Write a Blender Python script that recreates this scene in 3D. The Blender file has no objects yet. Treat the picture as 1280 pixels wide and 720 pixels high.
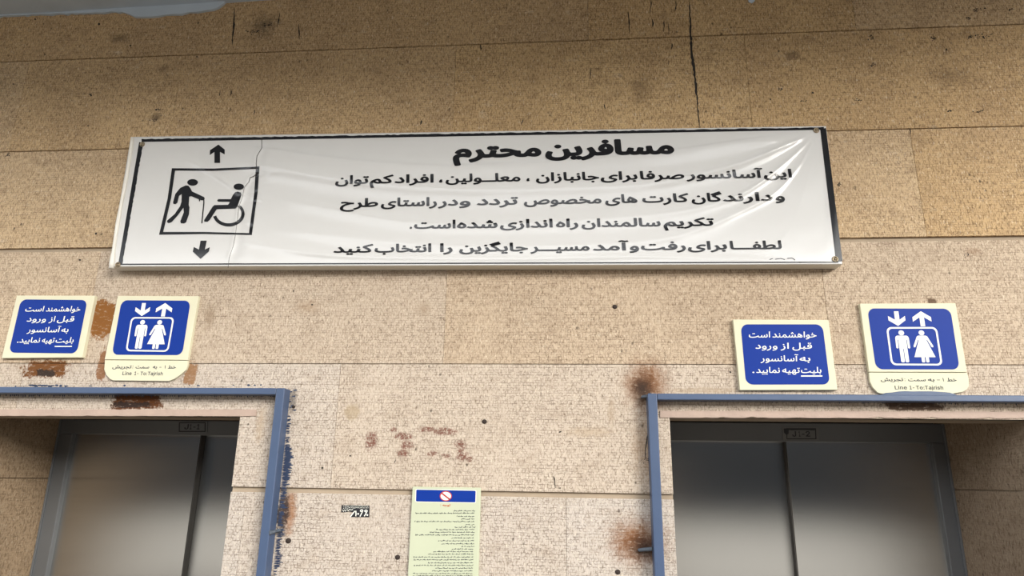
import bpy, bmesh, math, random
import numpy as np
from mathutils import Vector, Matrix, noise

S = bpy.context.scene
COL = S.collection

# ------------------------------------------------------------------ camera
F, CW, CH = 840.0, 1280.0, 720.0          # focal length in pixels of a 1280x720 frame
CAM_D, CAM_Z = 2.4, 1.85                  # distance to the wall plane y = 0, height over the floor
AX = Vector((10330.0, 77.0, F)).normalized()
AZ = Vector(((F * F - 77 * 2960) / 10330.0, 2960.0, -F)).normalized()
AY = AZ.cross(AX)
CAM = Vector((0, -CAM_D, CAM_Z))
cd = bpy.data.cameras.new('camera')
cd.sensor_fit = 'HORIZONTAL'
cd.sensor_width = 36.0
cd.lens = 36.0 * F / CW
cam = bpy.data.objects.new('camera', cd)
COL.objects.link(cam)
cam.matrix_world = Matrix.Translation(CAM) @ Matrix((AX, AY, AZ)).to_4x4()
S.camera = cam

# ------------------------------------------------------------------ light
SKY_COLOR = (0.95, 0.975, 1.0)
SKY_STRENGTH = 1.0
CANOPY_DEPTH = 2.2
world = bpy.data.worlds.new('world')
S.world = world
world.use_nodes = True
bg = world.node_tree.nodes['Background']
bg.inputs[0].default_value = (*SKY_COLOR, 1)
bg.inputs[1].default_value = SKY_STRENGTH
SUN_FROM = Vector((0.82, -1.0, 0.43))     # hazy sun, right and in front of the wall
sl = bpy.data.lights.new('hazy_sun', 'SUN')
sl.energy = 1.1
sl.angle = math.radians(26)
sl.color = (1.0, 0.95, 0.86)
so = bpy.data.objects.new('hazy_sun', sl)
so.location = (6, -10, 8)
so.rotation_euler = SUN_FROM.to_track_quat('Z', 'Y').to_euler()
COL.objects.link(so)
vs = S.view_settings
vs.view_transform = 'Standard'
vs.look = 'None'
vs.gamma = 1.0
vs.use_curve_mapping = False
vs.exposure = 1.68


def W(u, v, y=0.0):
    """the place on the plane at depth y that the photograph shows at (u, v)"""
    d = Vector((u - CW / 2, CH / 2 - v, -F))
    d = Vector((AX.dot(d), AY.dot(d), AZ.dot(d)))
    return CAM + d * ((y + CAM_D) / d.y)

# ------------------------------------------------------------------ materials
def nodes_of(m):
    m.use_nodes = True
    return m.node_tree, m.node_tree.nodes['Principled BSDF']


def mat(name, col, rough=0.5, metal=0.0, spec=0.5, coat=0.0, var=0.06, scale=14.0, bump=0.0, bscale=60.0):
    """procedural material: colour broken up by noise, optional fine bump"""
    m = bpy.data.materials.new(name)
    nt, b = nodes_of(m)
    L = nt.links.new
    tc = nt.nodes.new('ShaderNodeTexCoord')
    n = nt.nodes.new('ShaderNodeTexNoise')
    n.inputs['Scale'].default_value = scale
    n.inputs['Detail'].default_value = 6
    L(tc.outputs['Object'], n.inputs['Vector'])
    mx = nt.nodes.new('ShaderNodeMix')
    mx.data_type = 'RGBA'
    mx.inputs['A'].default_value = (*[min(1, c * (1 + var)) for c in col], 1)
    mx.inputs['B'].default_value = (*[c * (1 - var) for c in col], 1)
    L(n.outputs['Fac'], mx.inputs['Factor'])
    L(mx.outputs['Result'], b.inputs['Base Color'])
    b.inputs['Roughness'].default_value = rough
    b.inputs['Metallic'].default_value = metal
    b.inputs['Specular IOR Level'].default_value = spec
    b.inputs['Coat Weight'].default_value = coat
    b.inputs['Coat Roughness'].default_value = 0.15
    if bump:
        n2 = nt.nodes.new('ShaderNodeTexNoise')
        n2.inputs['Scale'].default_value = bscale
        n2.inputs['Detail'].default_value = 5
        L(tc.outputs['Object'], n2.inputs['Vector'])
        bp = nt.nodes.new('ShaderNodeBump')
        bp.inputs['Strength'].default_value = bump
        bp.inputs['Distance'].default_value = 0.004
        L(n2.outputs['Fac'], bp.inputs['Height'])
        L(bp.outputs['Normal'], b.inputs['Normal'])
    return m


class G:
    """small helper to write a node graph as expressions"""
    def __init__(s, nt):
        s.nt = nt

    def n(s, kind, **kw):
        nd = s.nt.nodes.new(kind)
        for k, v in kw.items():
            setattr(nd, k, v)
        return nd

    def put(s, sock, v):
        if hasattr(v, 'is_linked'):
            s.nt.links.new(v, sock)
        else:
            sock.default_value = v

    def math(s, op, a, b=0.0, c=None, clamp=False):
        nd = s.n('ShaderNodeMath', operation=op, use_clamp=clamp)
        s.put(nd.inputs[0], a)
        s.put(nd.inputs[1], b)
        if c is not None:
            s.put(nd.inputs[2], c)
        return nd.outputs[0]

    def vmath(s, op, a, b=(0, 0, 0)):
        nd = s.n('ShaderNodeVectorMath', operation=op)
        s.put(nd.inputs[0], a)
        s.put(nd.inputs[1], b)
        return nd.outputs['Value'] if op == 'LENGTH' else nd.outputs['Vector']

    def noise(s, vec, scale, detail=4, rough=0.55, color=False):
        nd = s.n('ShaderNodeTexNoise')
        s.put(nd.inputs['Vector'], vec)
        nd.inputs['Scale'].default_value = scale
        nd.inputs['Detail'].default_value = detail
        nd.inputs['Roughness'].default_value = rough
        return nd.outputs['Color' if color else 'Fac']

    def ramp(s, v, a, b, lo=0.0, hi=1.0, smooth=True):
        nd = s.n('ShaderNodeMapRange', interpolation_type='SMOOTHSTEP' if smooth else 'LINEAR')
        s.put(nd.inputs[0], v)
        nd.inputs[1].default_value = a
        nd.inputs[2].default_value = b
        nd.inputs[3].default_value = lo
        nd.inputs[4].default_value = hi
        return nd.outputs[0]

    def mix(s, f, a, b, mode='MIX'):
        nd = s.n('ShaderNodeMix', data_type='RGBA', blend_type=mode)
        s.put(nd.inputs['Factor'], f)
        s.put(nd.inputs['A'], a if hasattr(a, 'is_linked') else (*a, 1))
        s.put(nd.inputs['B'], b if hasattr(b, 'is_linked') else (*b, 1))
        return nd.outputs['Result']


# ------------------------------------------------------------------ objects
def link(o, parent=None):
    COL.objects.link(o)
    if parent:
        o.parent = parent
    return o


def base_of(parent):
    loc = Vector((0, 0, 0))
    while parent:
        loc += parent.location
        parent = parent.parent
    return loc


def mesh(name, verts, faces, mats, parent=None, idx=None, smooth=False):
    """one mesh object; verts are given in the place's own coordinates"""
    o0 = base_of(parent)
    me = bpy.data.meshes.new(name)
    me.from_pydata([tuple(Vector(v) - o0) for v in verts], [], faces)
    for m in (mats if isinstance(mats, (list, tuple)) else [mats]):
        me.materials.append(m)
    if idx:
        for p, i in zip(me.polygons, idx):
            p.material_index = i
    if smooth:
        for p in me.polygons:
            p.use_smooth = True
    me.update()
    return link(bpy.data.objects.new(name, me), parent)


def thing(name, label, cat, loc, group=None):
    o = bpy.data.objects.new(name, None)
    o.empty_display_size = 0.05
    o.location = loc
    COL.objects.link(o)
    tag(o, label, cat, group)
    return o


def tag(o, label, cat, group=None):
    o['label'] = label
    o['category'] = cat
    if group:
        o['group'] = group
    return o


def structure(o, label=None):
    o['kind'] = 'structure'
    if label:
        o['label'] = label
    return o


class MB:
    """collects solids into one mesh"""
    def __init__(s):
        s.v, s.f, s.i = [], [], []

    def add(s, vs, fs, i=0):
        k = len(s.v)
        s.v += [tuple(v) for v in vs]
        s.f += [tuple(k + j for j in f) for f in fs]
        s.i += [i] * len(fs)

    def box(s, x0, x1, y0, y1, z0, z1, i=0, bev=0.0):
        if not bev:
            vs = [(x, y, z) for z in (z0, z1) for y in (y0, y1) for x in (x0, x1)]
            s.add(vs, [(0, 2, 3, 1), (4, 5, 7, 6), (0, 1, 5, 4), (2, 6, 7, 3), (0, 4, 6, 2), (1, 3, 7, 5)], i)
            return
        bm = bmesh.new()
        bmesh.ops.create_cube(bm, size=1)
        for v in bm.verts:
            v.co = Vector(((x0 + x1) / 2 + v.co.x * (x1 - x0), (y0 + y1) / 2 + v.co.y * (y1 - y0), (z0 + z1) / 2 + v.co.z * (z1 - z0)))
        bmesh.ops.bevel(bm, geom=bm.edges[:], offset=bev, segments=2, affect='EDGES', profile=0.5)
        s.bm(bm, i)

    def bm(s, bm, i=0):
        bm.verts.ensure_lookup_table()
        bm.verts.index_update()
        s.add([v.co.copy() for v in bm.verts], [[v.index for v in f.verts] for f in bm.faces], i)
        bm.free()

    def prism(s, poly, y0, y1, i=0, bev=0.0):
        """front outline [(x, z)], clockwise or not, extruded from y0 (front) to y1 (back)"""
        if area(poly) < 0:
            poly = poly[::-1]
        n = len(poly)
        bm = bmesh.new()
        a = [bm.verts.new((x, y0, z)) for x, z in poly]
        b = [bm.verts.new((x, y1, z)) for x, z in poly]
        front = bm.faces.new(a)
        bm.faces.new(b[::-1])
        for k in range(n):
            bm.faces.new((a[k], b[k], b[(k + 1) % n], a[(k + 1) % n]))
        if bev:
            bmesh.ops.bevel(bm, geom=list(front.edges), offset=bev, segments=2, affect='EDGES', profile=0.5)
        bmesh.ops.recalc_face_normals(bm, faces=bm.faces[:])
        s.bm(bm, i)

    def tube(s, pts, r, i=0, n=10, caps=True):
        pts = [Vector(p) for p in pts]
        rings = []
        for k, p in enumerate(pts):
            t = (pts[min(k + 1, len(pts) - 1)] - pts[max(k - 1, 0)]).normalized()
            a = t.orthogonal().normalized()
            if abs(t.y) < 0.9:
                a = t.cross(Vector((0, 1, 0))).normalized()
            b = t.cross(a)
            rr = r[k] if isinstance(r, (list, tuple)) else r
            rings.append([p + (a * math.cos(2 * math.pi * j / n) + b * math.sin(2 * math.pi * j / n)) * rr for j in range(n)])
        fs = [(k * n + j, k * n + (j + 1) % n, (k + 1) * n + (j + 1) % n, (k + 1) * n + j) for k in range(len(pts) - 1) for j in range(n)]
        if caps:
            fs += [tuple(range(n))[::-1], tuple((len(pts) - 1) * n + j for j in range(n))]
        s.add([v for g in rings for v in g], fs, i)

    def flat(s, poly, y, i=0):
        """one flat face on the plane y, facing the street"""
        if area(poly) < 0:
            poly = poly[::-1]
        s.add([(x, y, z) for x, z in poly], [tuple(range(len(poly)))], i)

    def build(s, name, mats, parent=None, smooth=False):
        return mesh(name, s.v, s.f, mats, parent, s.i, smooth)


def area(poly):
    return sum(poly[k][0] * poly[(k + 1) % len(poly)][1] - poly[(k + 1) % len(poly)][0] * poly[k][1] for k in range(len(poly))) / 2


def fill(polys, offset=0.0):
    """triangulated fill of closed outlines (inner ones are holes): verts 2D, faces"""
    cu = bpy.data.curves.new('outline', 'CURVE')
    cu.dimensions = '2D'
    cu.fill_mode = 'BOTH'
    cu.offset = offset
    for P in polys:
        sp = cu.splines.new('POLY')
        sp.points.add(len(P) - 1)
        for q, p in zip(sp.points, P):
            q.co = (p[0], p[1], 0, 1)
        sp.use_cyclic_u = True
    ob = bpy.data.objects.new('outline', cu)
    COL.objects.link(ob)
    dg = bpy.context.evaluated_depsgraph_get()
    me = bpy.data.meshes.new_from_object(ob.evaluated_get(dg))
    vs = [(v.co.x, v.co.y) for v in me.vertices]
    fs = [tuple(p.vertices) for p in me.polygons]
    bpy.data.objects.remove(ob)
    bpy.data.curves.remove(cu)
    bpy.data.meshes.remove(me)
    return vs, fs


def ellipse(cx, cy, rx, ry, n=28, a0=0.0, a1=2 * math.pi, rot=0.0):
    full = abs(a1 - a0 - 2 * math.pi) < 1e-6
    m = n if full else n + 1
    out = []
    for k in range(m):
        a = a0 + (a1 - a0) * k / n
        x, y = rx * math.cos(a), ry * math.sin(a)
        out.append((cx + x * math.cos(rot) - y * math.sin(rot), cy + x * math.sin(rot) + y * math.cos(rot)))
    return out


def rrect(r, n=6):
    """rounded unit square, radius r = (rx, ry)"""
    rx, ry = r
    out = []
    for cx, cy, a in ((1 - rx, ry, -90), (1 - rx, 1 - ry, 0), (rx, 1 - ry, 90), (rx, ry, 180)):
        for k in range(n + 1):
            t = math.radians(a + 90 * k / n)
            out.append((cx + rx * math.cos(t), cy + ry * math.sin(t)))
    return out


def quad(q, st):
    """(s, t) in a four-cornered figure TL TR BR BL; t runs downwards"""
    (ax, ay), (bx, by), (cx, cy), (dx, dy) = q
    s, t = st
    return ((ax * (1 - s) + bx * s) * (1 - t) + (dx * (1 - s) + cx * s) * t, (ay * (1 - s) + by * s) * (1 - t) + (dy * (1 - s) + cy * s) * t)


def z2(origin, scale, pts):
    return [(origin[0] + x / scale, origin[1] + y / scale) for x, y in pts]


def stroke(pts, w):
    """a line of width w as a closed outline"""
    L, R = [], []
    for k, p in enumerate(pts):
        a, b = pts[max(k - 1, 0)], pts[min(k + 1, len(pts) - 1)]
        dx, dy = b[0] - a[0], b[1] - a[1]
        l = math.hypot(dx, dy) or 1
        nx, ny = -dy / l * w / 2, dx / l * w / 2
        L.append((p[0] + nx, p[1] + ny))
        R.append((p[0] - nx, p[1] - ny))
    return L + R[::-1]


def flat_y(y):
    return lambda u, v: y


def refine(vs, fs, step):
    """cut faces until no edge is longer than step, so that a print can follow a creased sheet"""
    bm = bmesh.new()
    bv = [bm.verts.new((x, y, 0)) for x, y in vs]
    for f in fs:
        if len(set(f)) > 2:
            try:
                bm.faces.new([bv[i] for i in f])
            except ValueError:
                pass
    for _ in range(7):
        bmesh.ops.triangulate(bm, faces=[f for f in bm.faces if len(f.verts) > 3])
        long = [e for e in bm.edges if e.calc_length() > step]
        if not long:
            break
        bmesh.ops.subdivide_edges(bm, edges=long, cuts=1)
    bmesh.ops.triangulate(bm, faces=[f for f in bm.faces if len(f.verts) > 3])
    bm.verts.index_update()
    a = [(v.co.x, v.co.y) for v in bm.verts]
    b = [tuple(v.index for v in f.verts) for f in bm.faces]
    bm.free()
    return a, b


def printed(name, shapes, m, parent, yf, lift=0.0006):
    """printing on a surface: shapes = list of outline groups in photograph coordinates, yf(u, v) the surface's depth there"""
    vs, fs = [], []
    for polys in shapes:
        a, b = fill([[(x, -y) for x, y in P] for P in polys])
        k = len(vs)
        vs += a
        fs += [tuple(k + j for j in f) for f in b]
    if yf.__name__ == 'banner_y':
        vs, fs = refine(vs, fs, 3.0)
    vv = []
    for x, y in vs:
        vv.append(W(x, -y, yf(x, -y) - lift))
    return mesh(name, vv, fs, m, parent)


# ------------------------------------------------------------------ lettering
JOIN = {'ا': (0xFE8D, 0xFE8E, 0, 0), 'آ': (0xFE81, 0xFE82, 0, 0), 'ب': (0xFE8F, 0xFE90, 0xFE91, 0xFE92), 'ت': (0xFE95, 0xFE96, 0xFE97, 0xFE98),
        'ج': (0xFE9D, 0xFE9E, 0xFE9F, 0xFEA0), 'ح': (0xFEA1, 0xFEA2, 0xFEA3, 0xFEA4), 'خ': (0xFEA5, 0xFEA6, 0xFEA7, 0xFEA8),
        'د': (0xFEA9, 0xFEAA, 0, 0), 'ر': (0xFEAD, 0xFEAE, 0, 0), 'ز': (0xFEAF, 0xFEB0, 0, 0), 'س': (0xFEB1, 0xFEB2, 0xFEB3, 0xFEB4), 'ش': (0xFEB5, 0xFEB6, 0xFEB7, 0xFEB8),
        'ص': (0xFEB9, 0xFEBA, 0xFEBB, 0xFEBC), 'ط': (0xFEC1, 0xFEC2, 0xFEC3, 0xFEC4), 'ع': (0xFEC9, 0xFECA, 0xFECB, 0xFECC), 'ف': (0xFED1, 0xFED2, 0xFED3, 0xFED4), 'ق': (0xFED5, 0xFED6, 0xFED7, 0xFED8),
        'ک': (0xFB8E, 0xFB8F, 0xFB90, 0xFB91), 'گ': (0xFB92, 0xFB93, 0xFB94, 0xFB95), 'ل': (0xFEDD, 0xFEDE, 0xFEDF, 0xFEE0), 'م': (0xFEE1, 0xFEE2, 0xFEE3, 0xFEE4),
        'ن': (0xFEE5, 0xFEE6, 0xFEE7, 0xFEE8), 'و': (0xFEED, 0xFEEE, 0, 0), 'ه': (0xFEE9, 0xFEEA, 0xFEEB, 0xFEEC), 'ی': (0xFBFC, 0xFBFD, 0xFBFE, 0xFBFF), 'ـ': (0x640, 0x640, 0x640, 0x640)}


def shape_word(wd):
    dual = lambda c: c in JOIN and JOIN[c][2]
    out = []
    for i, c in enumerate(wd):
        if c not in JOIN:
            out.append(ord(c))
            continue
        prev = i > 0 and dual(wd[i - 1])
        nxt = dual(c) and i + 1 < len(wd) and wd[i + 1] in JOIN
        out.append(JOIN[c][(3 if prev else 2) if nxt else (1 if prev else 0)])
    return out


def decode(key):
    g = GLYPHS[key]
    return g[0] / 1000, [[(P[k] / 1000, P[k + 1] / 1000) for k in range(0, len(P), 2)] for P in g[1:]]


CACHE = {}


def outline(polys, bold, step=0.0065):
    """outer line of overlapping letter strokes, thickened by bold: field of distances, then its level line"""
    P = [np.array(p, dtype=float) for p in polys]
    allp = np.concatenate(P)
    lo, hi = allp.min(0) - bold - 3 * step, allp.max(0) + bold + 3 * step
    gx, gy = np.arange(lo[0], hi[0], step), np.arange(lo[1], hi[1], step)
    X, Y = np.meshgrid(gx, gy)
    wind = np.zeros(X.shape)
    dist = np.full(X.shape, 1e9)
    for p in P:
        for a, b in zip(p, np.roll(p, -1, axis=0)):
            d = b - a
            ll = d @ d
            if ll == 0:
                continue
            t = np.clip(((X - a[0]) * d[0] + (Y - a[1]) * d[1]) / ll, 0, 1)
            dist = np.minimum(dist, np.hypot(X - a[0] - t * d[0], Y - a[1] - t * d[1]))
            side = d[0] * (Y - a[1]) - d[1] * (X - a[0])
            wind += ((a[1] <= Y) & (b[1] > Y) & (side > 0)).astype(int) - ((a[1] > Y) & (b[1] <= Y) & (side < 0)).astype(int)
    f = np.where(wind != 0, -dist, dist) - bold
    f[np.abs(f) < 1e-7] = 1e-7
    segs = {}
    ins = f < 0
    code = ins[:-1, :-1] * 1 + ins[:-1, 1:] * 2 + ins[1:, 1:] * 4 + ins[1:, :-1] * 8
    tab = {1: [(3, 0)], 2: [(0, 1)], 3: [(3, 1)], 4: [(1, 2)], 5: [(3, 0), (1, 2)], 6: [(0, 2)], 7: [(3, 2)], 8: [(2, 3)], 9: [(2, 0)], 10: [(0, 1), (2, 3)],
           11: [(2, 1)], 12: [(1, 3)], 13: [(1, 0)], 14: [(0, 3)]}

    def point(j, i, e):
        (j0, i0), (j1, i1) = {0: ((j, i), (j, i + 1)), 1: ((j, i + 1), (j + 1, i + 1)), 2: ((j + 1, i), (j + 1, i + 1)), 3: ((j, i), (j + 1, i))}[e]
        a, b = f[j0, i0], f[j1, i1]
        t = a / (a - b)
        return (j0, i0, j1, i1), (gx[i0] + (gx[i1] - gx[i0]) * t, gy[j0] + (gy[j1] - gy[j0]) * t)
    pos = {}
    for j, i in zip(*np.nonzero((code > 0) & (code < 15))):
        for a, b in tab[int(code[j, i])]:
            ka, pa = point(j, i, a)
            kb, pb = point(j, i, b)
            pos[ka], pos[kb] = pa, pb
            segs[ka] = kb
    loops = []
    while segs:
        k0 = next(iter(segs))
        k, loop = k0, []
        while k in segs:
            loop.append(pos[k])
            k = segs.pop(k)
        if len(loop) > 4:
            loops.append(thin(loop, step * 0.16))
    return [p for p in loops if len(p) > 2]


def thin(loop, tol):
    def rdp(pts):
        if len(pts) < 3:
            return pts
        a, b = np.array(pts[0]), np.array(pts[-1])
        q = np.array(pts[1:-1])
        d = b - a
        l = math.hypot(*d)
        e = np.abs(d[0] * (q[:, 1] - a[1]) - d[1] * (q[:, 0] - a[0])) / l if l > 1e-9 else np.hypot(q[:, 0] - a[0], q[:, 1] - a[1])
        k = int(e.argmax())
        if e[k] < tol:
            return [pts[0], pts[-1]]
        return rdp(pts[:k + 2])[:-1] + rdp(pts[k + 1:])
    h = len(loop) // 2
    return rdp(loop[:h + 1])[:-1] + rdp(loop[h:] + loop[:1])[:-1]


def glyph(key, bold):
    if (key, bold) not in CACHE:
        adv, polys = decode(key)
        CACHE[(key, bold)] = (adv, *fill(outline(polys, bold)))
    return CACHE[(key, bold)]


def word_mesh(wd, bold, latin=False):
    keys = [ord(c) + 0x10000 for c in wd if c != ' '] if latin else shape_word(wd)[::-1]
    pen, vs, fs = 0.0, [], []
    for key in keys:
        adv, a, b = glyph(key, bold)
        k = len(vs)
        vs += [(x + pen, y) for x, y in a]
        fs += [tuple(k + j for j in f) for f in b]
        pen += adv + (0.02 if latin else 0)
    return vs, fs


def lettering(name, words, base, h, m, parent, yf, bold=0.012, latin=False, lift=0.0006, slant=0.0):
    """words = [(word, left, right)] in photograph columns; base = (xa, ya, xb, yb) the line they stand on; h = height of the
    upright letters in photograph rows"""
    xa, ya, xb, yb = base
    bl = lambda u: ya + (yb - ya) * (u - xa) / (xb - xa)
    MBv, MBf = [], []
    for wd, x0, x1 in words:
        vs, fs = word_mesh(wd, bold, latin)
        lo, hi = min(v[0] for v in vs), max(v[0] for v in vs)
        um = (x0 + x1) / 2
        y = yf(um, bl(um))
        P0, P1 = W(x0, bl(x0), y), W(x1, bl(x1), y)
        H = (W(um, bl(um) - h, y).z - W(um, bl(um), y).z) / (0.43 if latin else 0.423)
        k = len(MBv)
        for gx, gy in vs:
            t = (gx - lo) / (hi - lo)
            p = P0.lerp(P1, t) + Vector((gy * H * slant, 0, gy * H))
            MBv.append(p)
        MBf += [tuple(k + j for j in f) for f in fs]
    pts = [px(p) for p in MBv]
    if yf.__name__ == 'banner_y':
        pts, MBf = refine(pts, MBf, 3.0)
    out = [W(u, v, yf(u, v) - lift) for u, v in pts]
    return mesh(name, out, MBf, m, parent)


def px(p):
    d = Vector(p) - CAM
    c = AX * d.x + AY * d.y + AZ * d.z
    return CW / 2 + c.x / -c.z * F, CH / 2 - c.y / -c.z * F

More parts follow.
